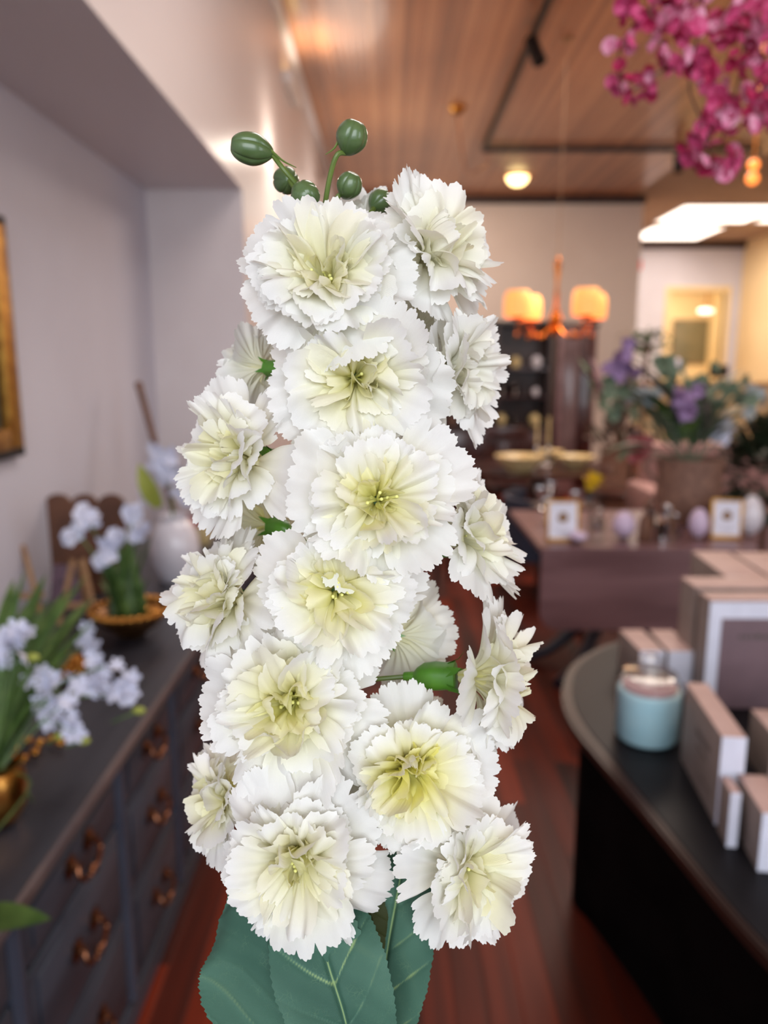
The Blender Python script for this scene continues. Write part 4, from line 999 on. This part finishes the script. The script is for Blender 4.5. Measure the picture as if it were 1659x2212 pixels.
# big arrangement in a taupe basket
pbk = Vector((at(1484, 1100, Y=4.18).x, 4.18, HT - .002))
bk = empty('taupe_basket', pbk, 0, 'large taupe woven basket at the back of the drop-leaf table', 'basket')
MB().lathe([(0, .003), (.13, .003), (.15, .03), (.172, .14), (.165, .26), (.178, .36), (.168, .36), (.155, .26), (0, .2)], 40, flute=20, flamp=.015).build('body', m_brownpot, bk)
hh = MB().tube(catmull([(-.17, 0, .22), (-.24, 0, .30), (-.22, 0, .36), (-.17, 0, .34)], 12), .012, 8); hh.build('handle', m_brownpot, bk)
t = empty('flower_arrangement', pbk + Vector((0, 0, .30)), 0, 'mixed arrangement of sage leaves, white and lilac blossoms in the taupe basket', 'flower arrangement')
o0 = Vector(t.location); rng = random.Random(5); sm = MB()
fl_whiteb2 = fl_whiteb.copy(); fl_whiteb2.materials.clear()
fl_grey = fl_whiteb.copy(); fl_grey.materials.clear(); m_greyflower = mat('dusty_white_blossom', (186, 192, 196), .7, rgb2=(150, 160, 158), scale=30)
for q, n, rad, me, m in (((1340, 800), 14, .10, fl_lil, m_lilac), ((1480, 870), 14, .08, fl_lil, m_lilac), ((1385, 860), 6, .07, fl_grey, m_greyflower), ((1545, 935), 6, .05, fl_whiteb, m_wflower), ((1650, 860), 7, .07, fl_grey, m_greyflower), ((1440, 800), 9, .10, fl_whiteb2, m_leafsage), ((1375, 975), 6, .05, fl_rose, m_rose), ((1600, 840), 6, .1, fl_whiteb2, m_leafsage), ((1320, 860), 7, .1, fl_whiteb2, m_leafsage), ((1530, 820), 7, .1, fl_whiteb2, m_leafsage)):
    c = at(*q, Y=4.18 + rng.uniform(-.15, .15)) - o0
    cluster(t, c, rad, n, me, m, 'blossom', rng, sc=1.8)
    sm.tube(catmull([(0, 0, 0), tuple(c * .6 + Vector((0, 0, .03))), tuple(c)], 8), .006, 6)
sm.build('stem', m_leafsage, t)
for q0, q1, ww, m in (((1450, 960), (1370, 870), .05, m_leafsage), ((1440, 950), (1400, 850), .045, m_leafg), ((1460, 950), (1440, 830), .045, m_leafsage), ((1480, 950), (1500, 900), .05, m_leafg), ((1500, 950), (1620, 860), .055, m_leafsage), ((1510, 960), (1590, 900), .045, m_leafsage), ((1430, 960), (1310, 830), .04, m_leafsage), ((1420, 970), (1300, 985), .05, m_leafsage), ((1400, 975), (1330, 1000), .045, m_leafsage), ((1470, 950), (1380, 920), .05, m_leafg), ((1480, 940), (1470, 790), .03, m_leafsage), ((1500, 940), (1560, 820), .035, m_leafsage), ((1440, 930), (1350, 890), .04, m_leafg), ((1520, 950), (1650, 930), .04, m_leafsage), ((1490, 960), (1460, 900), .05, m_leafg)):
    blade(MB(), at(*q0, Y=4.15) - o0, at(*q1, Y=4.18 + rng.uniform(-.2, .1)) - o0, ww, .12).build('leaf', m, t)
for i in range(34):
    x0, y0 = rng.uniform(1440, 1530), rng.uniform(930, 965)
    x1, y1 = rng.uniform(1290, 1655), rng.uniform(770, 930)
    blade(MB(), at(x0, y0, Y=4.2) - o0, at(x1, y1, Y=4.2 + rng.uniform(-.2, .25)) - o0, rng.uniform(.02, .04), .1).build('leaf', m_leafsage if i % 3 else m_dusty, t)
# dark shrub beside it on a stand
ps = at(1640, 1090, Y=4.9)
t = empty('dark_green_shrub', (ps.x + .04, 4.9, 0), 0, 'dense dark green potted shrub at the right edge behind the table', 'plant')
MB().lathe([(0, 0), (.16, 0), (.2, .3), (.19, .3), (0, .27)], 28).build('pot', m_brownpot, t); MB().tube([(0, 0, .27), (0, 0, .8)], .02, 8).build('stem', m_brownwood, t)
fb = MB(); rr = random.Random(3)
for i in range(420):
    d = Vector((rr.gauss(0, 1), rr.gauss(0, 1), rr.gauss(0, 1))).normalized() * rr.uniform(.5, 1)
    c = Vector((d.x * .32, d.y * .3, .95 + d.z * .30)); blade(fb, c, c + d * .12 + Vector((0, 0, .02)), .034, .1, n=4)
tag(fb.build('foliage', m_leafdk, t), None, None, None, 'stuff')
# navy chair to the left of the drop-leaf table
def chair(x, y, rz, label, seatm, wood, h=1.0, group=None):
    t = empty('dining_chair', (x, y, 0), rz, label, 'chair', group)
    MB().box((-.22, -.22, .42), (.22, .22, .48), .025).build('seat', seatm, t)
    for sx in (-1, 1):
        MB().tube([(sx * .19, -.19, 0), (sx * .19, -.19, .42)], [.014, .02], 8).build('leg', wood, t)
        MB().tube(catmull([(sx * .19, .26, 0), (sx * .19, .2, .42), (sx * .2, .26, h)], 12), .018, 8).build('leg', wood, t)
    MB().box((-.2, .235, h - .12), (.2, .275, h), .012).box((-.06, .20, .5), (.06, .22, h - .1), .006, Matrix.Rotation(-.06, 4, 'X')).box((-.2, .185, .43), (.2, .21, .48)).build('backrest', wood, t)
    return t
t = empty('tub_chair', (1.12, 5.35, 0), .4, 'low navy upholstered chair tucked behind the drop-leaf table', 'chair')
slab(MB(), round_poly(-.26, .26, -.26, .26, .15), .30, .44).build('seat', m_bluecloth, t)
v = []; 
bk_ = MB()
for i in range(15):
    a = math.radians(150 + 240 * i / 14 - 60); 
    v.append((.27 * math.cos(a), .27 * math.sin(a)))
vs = []; 
for (x, y) in v:
    vs += [(x, y, .28), (x, y, .70), (x * 1.16, y * 1.16, .70), (x * 1.16, y * 1.16, .28)]
fs = [(0, 1, 2, 3), tuple(len(vs) - 4 + k_ for k_ in (3, 2, 1, 0))]
for i in range(14):
    for k_ in range(4): fs.append((i * 4 + k_, (i + 1) * 4 + k_, (i + 1) * 4 + (k_ + 1) % 4, i * 4 + (k_ + 1) % 4))
bk_.add(vs, fs).build('backrest', m_bluecloth, t)
for sx in (-1, 1):
    for sy in (-1, 1): MB().tube([(sx * .2, sy * .2, 0), (sx * .18, sy * .18, .30)], [.012, .02], 8).build('leg', m_mahog, t)
# ------------------------------------------------------------------ farther back: round dining table, chairs, hutch, sofa, counter
tc_ = Vector((1.30, 6.6, 0))
t = empty('round_dining_table', tc_, 0, 'round dark mahogany dining table under the chandelier', 'table')
MB().lathe([(0, .72), (.62, .72), (.64, .735), (.63, .75), (0, .75)], 48).build('tabletop', m_mahog, t)
MB().lathe([(.05, .1), (.08, .2), (.05, .35), (.09, .5), (.06, .72)], 24).build('pedestal', m_mahog, t)
for a in (45, 135, 225, 315):
    a = math.radians(a); MB().tube([(0, 0, .16), (.2 * math.cos(a), .2 * math.sin(a), .12), (.42 * math.cos(a), .42 * math.sin(a), .03)], .035, 8).build('leg', m_mahog, t)
def plate_stack(px, py, Yp, r, h, label, m=m_cream2, z=.751):
    q = at(px, py, Y=Yp); t = empty('serving_bowl', (q.x, Yp, z), 0, label, 'bowl', 'cream tableware on the round table')
    MB().lathe([(0, 0), (r * .45, 0), (r * .5, .01), (r * .9, h * .7), (r, h), (r * .95, h), (r * .8, h * .7), (0, h * .25)], 32).build('dish', m, t)
plate_stack(1125, 960, 6.25, .21, .13, 'wide cream bowl at the left of the round table')
plate_stack(1245, 950, 6.5, .17, .10, 'cream bowl at the right of the round table')
plate_stack(1190, 940, 6.9, .13, .10, 'smaller cream bowl behind the candlesticks', z=.751)
for px, lb in ((1160, 'tall pale candlestick at the left of the pair'), (1186, 'tall pale candlestick at the right of the pair')):
    q = at(px, 950, Y=6.52); t = empty('candlestick', (q.x, 6.52 if px < 1170 else 6.55, .751), 0, lb, 'candlestick', 'candlesticks on the round table')
    MB().lathe([(0, 0), (.045, 0), (.05, .01), (.015, .03), (.02, .08), (.012, .12), (.022, .16), (.012, .19), (.02, .2), (0, .2)], 20).build('holder', m_silver, t)
    MB().lathe([(0, .2), (.011, .2), (.010, .42), (0, .425)], 12).build('candle', m_cream2, t)
G_ = 'mahogany dining chairs'
chair(.45, 6.6, 1.6, 'mahogany dining chair left of the round table', m_mahog, m_mahog, 1.0, G_)
chair(.22, 5.5, PI - .3, 'mahogany dining chair with its back to the camera', m_mahog, m_mahog, .95, G_)
chair(2.05, 6.9, -1.5, 'mahogany dining chair right of the round table', m_mahog, m_mahog, 1.0, G_)
chair(1.2, 7.5, 0.1, 'mahogany dining chair beyond the round table', m_mahog, m_mahog, 1.0, G_)
# china hutch
hx0, hx1, hy = at(955, 800, Y=9.6).x, at(1195, 800, Y=9.6).x, 9.6
t = empty('china_hutch', (hx0, hy, 0), 0, 'tall dark wooden china hutch with open shelves against the back wall', 'cabinet')
W_ = hx1 - hx0; ht = at(1000, 703, Y=hy).z
b = MB().box((0, 0, 0), (W_, .5, .85), .008).box((0, .1, .85), (.04, .5, ht)).box((W_ - .04, .1, .85), (W_, .5, ht)).box((W_ / 2 - .03, .1, .85), (W_ / 2 + .03, .5, ht)).box((0, .46, .85), (W_, .5, ht))
b.build('carcass', mat('espresso_wood', (48, 26, 24), .4, rgb2=(36, 18, 18), scale=4), t, smooth=False)
MB().box((-.03, .05, ht), (W_ + .03, .5, ht + .06), .01).build('cornice', m_black, t)
for z in (1.2, 1.55): MB().box((.04, .12, z), (W_ - .04, .46, z + .025)).build('shelf', m_mahog, t)
for x in (.04, W_ / 2 + .01): MB().box((x, -.012, .1), (x + W_ / 2 - .05, -.001, .78), .004).build('door', m_mahog, t)
rr = random.Random(9)
for zi, z in enumerate((.851, 1.226, 1.576)):
    for k_ in range(5):
        x = hx0 + .15 + k_ * (W_ - .3) / 4
        if abs(x - hx0 - W_ / 2) < .08: x += .1
        r0 = rr.uniform(.05, .085)
        o = MB().lathe([(0, 0), (r0 * .6, 0), (r0, r0), (r0 * .5, r0 * 1.6), (r0 * .6, r0 * 1.8), (0, r0 * 1.8)], 18).build('hutch_jar', [m_cream2, m_whitecer, m_brownpot, m_silver][rr.randrange(4)], None, loc=(x, hy + .3, z))
        tag(o, ('leftmost small jar', 'second small jar from the left', 'small jar at the middle', 'second small jar from the right', 'rightmost small jar')[k_] + (' on the counter of the china hutch', ' on the middle shelf of the china hutch', ' on the top shelf of the china hutch')[zi], 'jar', ('jars on the hutch counter', 'jars on the hutch middle shelf', 'jars on the hutch top shelf')[zi])
ax0, ax1 = hx1 + .06, at(1288, 800, Y=9.6).x
t = empty('glass_door_armoire', (ax0, 9.6, 0), 0, 'brown armoire with a pale glazed door right of the china hutch', 'cabinet')
W_ = ax1 - ax0
MB().box((0, .02, 0), (W_, .5, ht - .02), .01).build('carcass', m_mauvewood, t); MB().box((-.02, .0, ht - .02), (W_ + .02, .5, ht + .03), .01).build('cornice', m_black, t)
MB().box((.05, -.005, .35), (W_ * .5, .015, ht - .12), .004).build('glazed_door', mat('mauve_glass', (120, 100, 102), .15, rgb2=(90, 72, 74), scale=2), t)
MB().box((W_ * .54, -.005, .1), (W_ - .03, .015, ht - .12), .004).build('door', m_mahog, t)
# dried arrangement between the armoire and the corner
pv = at(1335, 900, Y=7.6)
t = empty('dried_branch_arrangement', (pv.x, 7.6, 0), 0, 'tall arrangement of dusty brown and mauve dried branches in a floor urn', 'flower arrangement')
MB().lathe([(0, 0), (.12, 0), (.17, .25), (.20, .5), (.14, .74), (.16, .80), (.14, .80), (.12, .74), (0, .4)], 32).build('urn', m_brownpot, t)
o0 = Vector(t.location); rr = random.Random(77); sb = MB()
for i in range(46):
    c = at(rr.uniform(1245, 1415), rr.uniform(765, 960), Y=7.6 + rr.uniform(-.25, .25)) - o0
    blade(MB(), (rr.uniform(-.08, .08) + c.x * .5, c.y * .4, .78 + (c.z - .78) * .5), c, rr.uniform(.03, .06), .12).build('leaf', (m_dusty, m_dusty, m_leafsage, m_mauvedry)[i % 4], t)
    if i % 4 == 0: sb.tube(catmull([(0, 0, .7), tuple(c * .6 + Vector((0, 0, .35))), tuple(c)], 8), .008, 6)
sb.build('branch', m_brownwood, t)
# dusty pink sofa at the far right
ps = at(1600, 960, Y=6.0)
t = empty('dusty_pink_sofa', (ps.x + .15, 6.0, 0), 0, 'dusty pink upholstered sofa behind the flower arrangement', 'sofa')
MB().box((-.8, -.4, .12), (.8, .4, .45), .05).build('seat', m_pinkcloth, t); MB().box((-.8, .25, .4), (.8, .48, .98), .08).build('backrest', m_pinkcloth, t)
for sx in (-1, 1): MB().box((sx * .8 - .1, -.4, .12), (sx * .8 + .1, .45, .66), .06).build('armrest', m_pinkcloth, t)
for sx in (-1, 1):
    for sy in (-.33, .38): MB().tube([(sx * .75, sy, 0), (sx * .75, sy, .14)], .025, 8).build('leg', m_mahog, t)
# shelving with greenery by the corner, counter with monitor, mirror in the doorway, exit light
q = at(1390, 735, Y=11.3)
t = empty('corner_ivy', (q.x + .06, 11.3, 0), 0, 'tall stand with trailing ivy at the corner of the back wall', 'plant')
MB().lathe([(0, 0), (.14, 0), (.12, .03), (.03, .05), (.03, q.z - .15), (.1, q.z - .12), (.1, q.z - .08), (0, q.z - .08)], 20).build('stand', m_brownwood, t)
fb = MB()
for i in range(120):
    d = Vector((rr.gauss(0, .16), rr.gauss(0, .10), rr.gauss(0, .10))); c = Vector((0, 0, q.z)) + d; blade(fb, c, c + Vector((rr.uniform(-.1, .1), rr.uniform(-.1, .1), -.06)), .03, .1, n=4)
tag(fb.build('foliage', m_leafg, t), None, None, None, 'stuff')
q = at(1383, 575, Y=11.9)
t = empty('exit_light', (3.685, 11.97, q.z), 0, 'small glowing red sign on the corner beside the back room', 'sign')
MB().box((0, -.12, -.06), (.05, .12, .08), .005).build('housing', mat('red_sign', (220, 70, 80), .5, emit=(220, 60, 70), estr=.6), t)
MB().box((.0, -.02, .08), (.03, .02, .12)).build('bracket', m_whitetrim, t)
q = at(1500, 800, Y=13.0)
t = empty('service_counter', (5.0, 13.0, 0), 0, 'pale service counter in the back room', 'counter')
MB().box((-1.1, 0, 0), (1.5, .5, q.z - .25), .01).build('body', m_cream, t); MB().box((-1.15, -.05, q.z - .25), (1.55, .55, q.z - .2), .01).build('countertop', m_tanwood, t)
q2 = at(1552, 802, Y=13.2)
t = empty('computer_monitor', (q2.x, 13.2, q.z - .199), 0, 'black computer monitor on the service counter', 'monitor')
h_ = q2.z - q.z + .2
MB().lathe([(0, 0), (.1, 0), (.1, .01), (.02, .02), (.02, h_), (0, h_)], 20).build('stand', m_black, t)
MB().box((-.16, -.02, h_ - .1), (.16, .01, h_ + .1), .01).build('screen', m_black, t)
q = at(1460, 790, Y=13.1)
t = empty('counter_bouquet', (q.x, 13.15, at(1500, 800, Y=13.0).z - .199), 0, 'blurred white and brown bouquet on the service counter', 'flower')
MB().lathe([(0, 0), (.06, 0), (.08, .1), (.05, .16), (.04, .16), (0, .02)], 20).build('vase', m_brownpot, t)
cluster(t, (0, 0, .25), .14, 12, fl_whiteb, m_wflower, 'blossom', rr, sc=3); MB().tube([(0, 0, .02), (0, 0, .25)], .01, 6).build('stem', m_leafdk, t)
q0, q1 = at(1452, 785, Y=18.5), at(1538, 692, Y=18.5)
t = empty('wall_mirror', ((q0.x + q1.x) / 2, 18.56, (q0.z + q1.z) / 2), 0, 'grey-green mirror hanging in the lit passage beyond the doorway', 'mirror')
a, b_ = (q1.x - q0.x) / 2, (q1.z - q0.z) / 2
MB().box((-a, 0, -b_), (a, .02, b_), .01).build('pane', mat('mirror_green', (128, 118, 92), .3, rgb2=(110, 104, 80), scale=3), t)
MB().box((-a - .03, .0201, -b_ - .03), (a + .03, .028, b_ + .03), .005).build('frame', m_tanwood, t)
q = at(1525, 672, Y=17.5)
t = empty('ceiling_globe', (q.x, 17.5, q.z), 0, 'white globe lamp above the mirror in the passage', 'ceiling light')
MB().ball((0, 0, 0), .09, 10, (2, 1, .7)).build('globe', mat('white_globe', (255, 250, 240), .4, emit=(255, 250, 240), estr=1.6), t); MB().tube([(0, 0, .05), (0, 0, 3.6 - q.z)], .01, 6).build('rod', m_brass, t)

# ------------------------------------------------------------------ pink blossom garland hanging at the upper right
YG = 1.25
top = at(1540, -220, Y=YG)
t = empty('pink_blossom_garland', (top.x, YG, ZC - .01), 0, 'hanging garland of pink and magenta faux blossoms at the upper right', 'garland')
o0 = Vector(t.location); rng = random.Random(21)
MB().tube([(0, 0, 0), tuple(top - o0)], .003, 6).build('cord', m_brownwood, t)
strands = [[(1540, -220), (1480, -60), (1400, 20), (1350, 80), (1335, 140), (1345, 200)], [(1540, -220), (1520, -20), (1500, 120), (1490, 200), (1530, 290), (1535, 370)], [(1540, -220), (1600, -60), (1610, 80), (1590, 200), (1560, 300)], [(1540, -220), (1680, -40), (1670, 120), (1650, 240)], [(1400, 20), (1440, 130), (1410, 165), (1350, 205)]]
for s_ in strands:
    MB().tube(catmull([tuple(at(x, y, Y=YG + .01 * math.sin(x)) - o0) for x, y in s_], 20), .0018, 6).build('twig', m_brownwood, t)
blobs = [(1400, 30, 60, 26), (1490, 50, 75, 40), (1590, 40, 75, 40), (1650, 60, 60, 22), (1345, 100, 24, 7), (1345, 190, 26, 9), (1400, 180, 26, 10), (1440, 130, 28, 8), (1510, 150, 50, 26), (1560, 235, 52, 32), (1630, 230, 45, 26), (1505, 345, 34, 15), (1565, 345, 36, 16), (1640, 130, 34, 14), (1530, 285, 34, 12), (1648, 195, 32, 14), (1640, 265, 26, 9), (1350, 30, 26, 8), (1440, -20, 50, 14)]
kinds = [(fl_pink, m_pink), (fl_pinkl, m_pinkl), (fl_mag, m_magenta)]
spots = []
for (bx, by, rad, n) in blobs:
    for i in range(n):
        spots.append((at(bx + rng.gauss(0, .55) * rad, by + rng.gauss(0, .55) * rad, Y=YG + rng.uniform(-.06, .06)) - o0))
spots.sort(key=lambda p: p.y)                       # the nearest blossoms are parts of their own
extra = MB(); slots = []
for i, p in enumerate(spots):
    ax = Vector((rng.uniform(-1, 1), rng.uniform(-1.2, .1), rng.uniform(-1, .6)))
    ki = rng.choices([0, 1, 2], [5, 3, 4])[0]; me, m = kinds[ki]; k0 = rng.uniform(.5, .8)
    if i < 98:
        inst('blossom', me, m, t, p, ax, k0, rng.uniform(0, 6))
    else:
        Mx = axis_matrix(p, ax, rng.uniform(0, 6))
        extra.add([Mx @ (v.co * k0) for v in me.vertices], [tuple(f.vertices) for f in me.polygons]); slots += [ki] * len(me.polygons)
ex = extra.build('blossom_mass', m_pink, t)
ex.data.materials.append(m_pinkl); ex.data.materials.append(m_magenta)
ex.data.polygons.foreach_set('material_index', slots)
tag(ex, None, None, None, 'stuff')
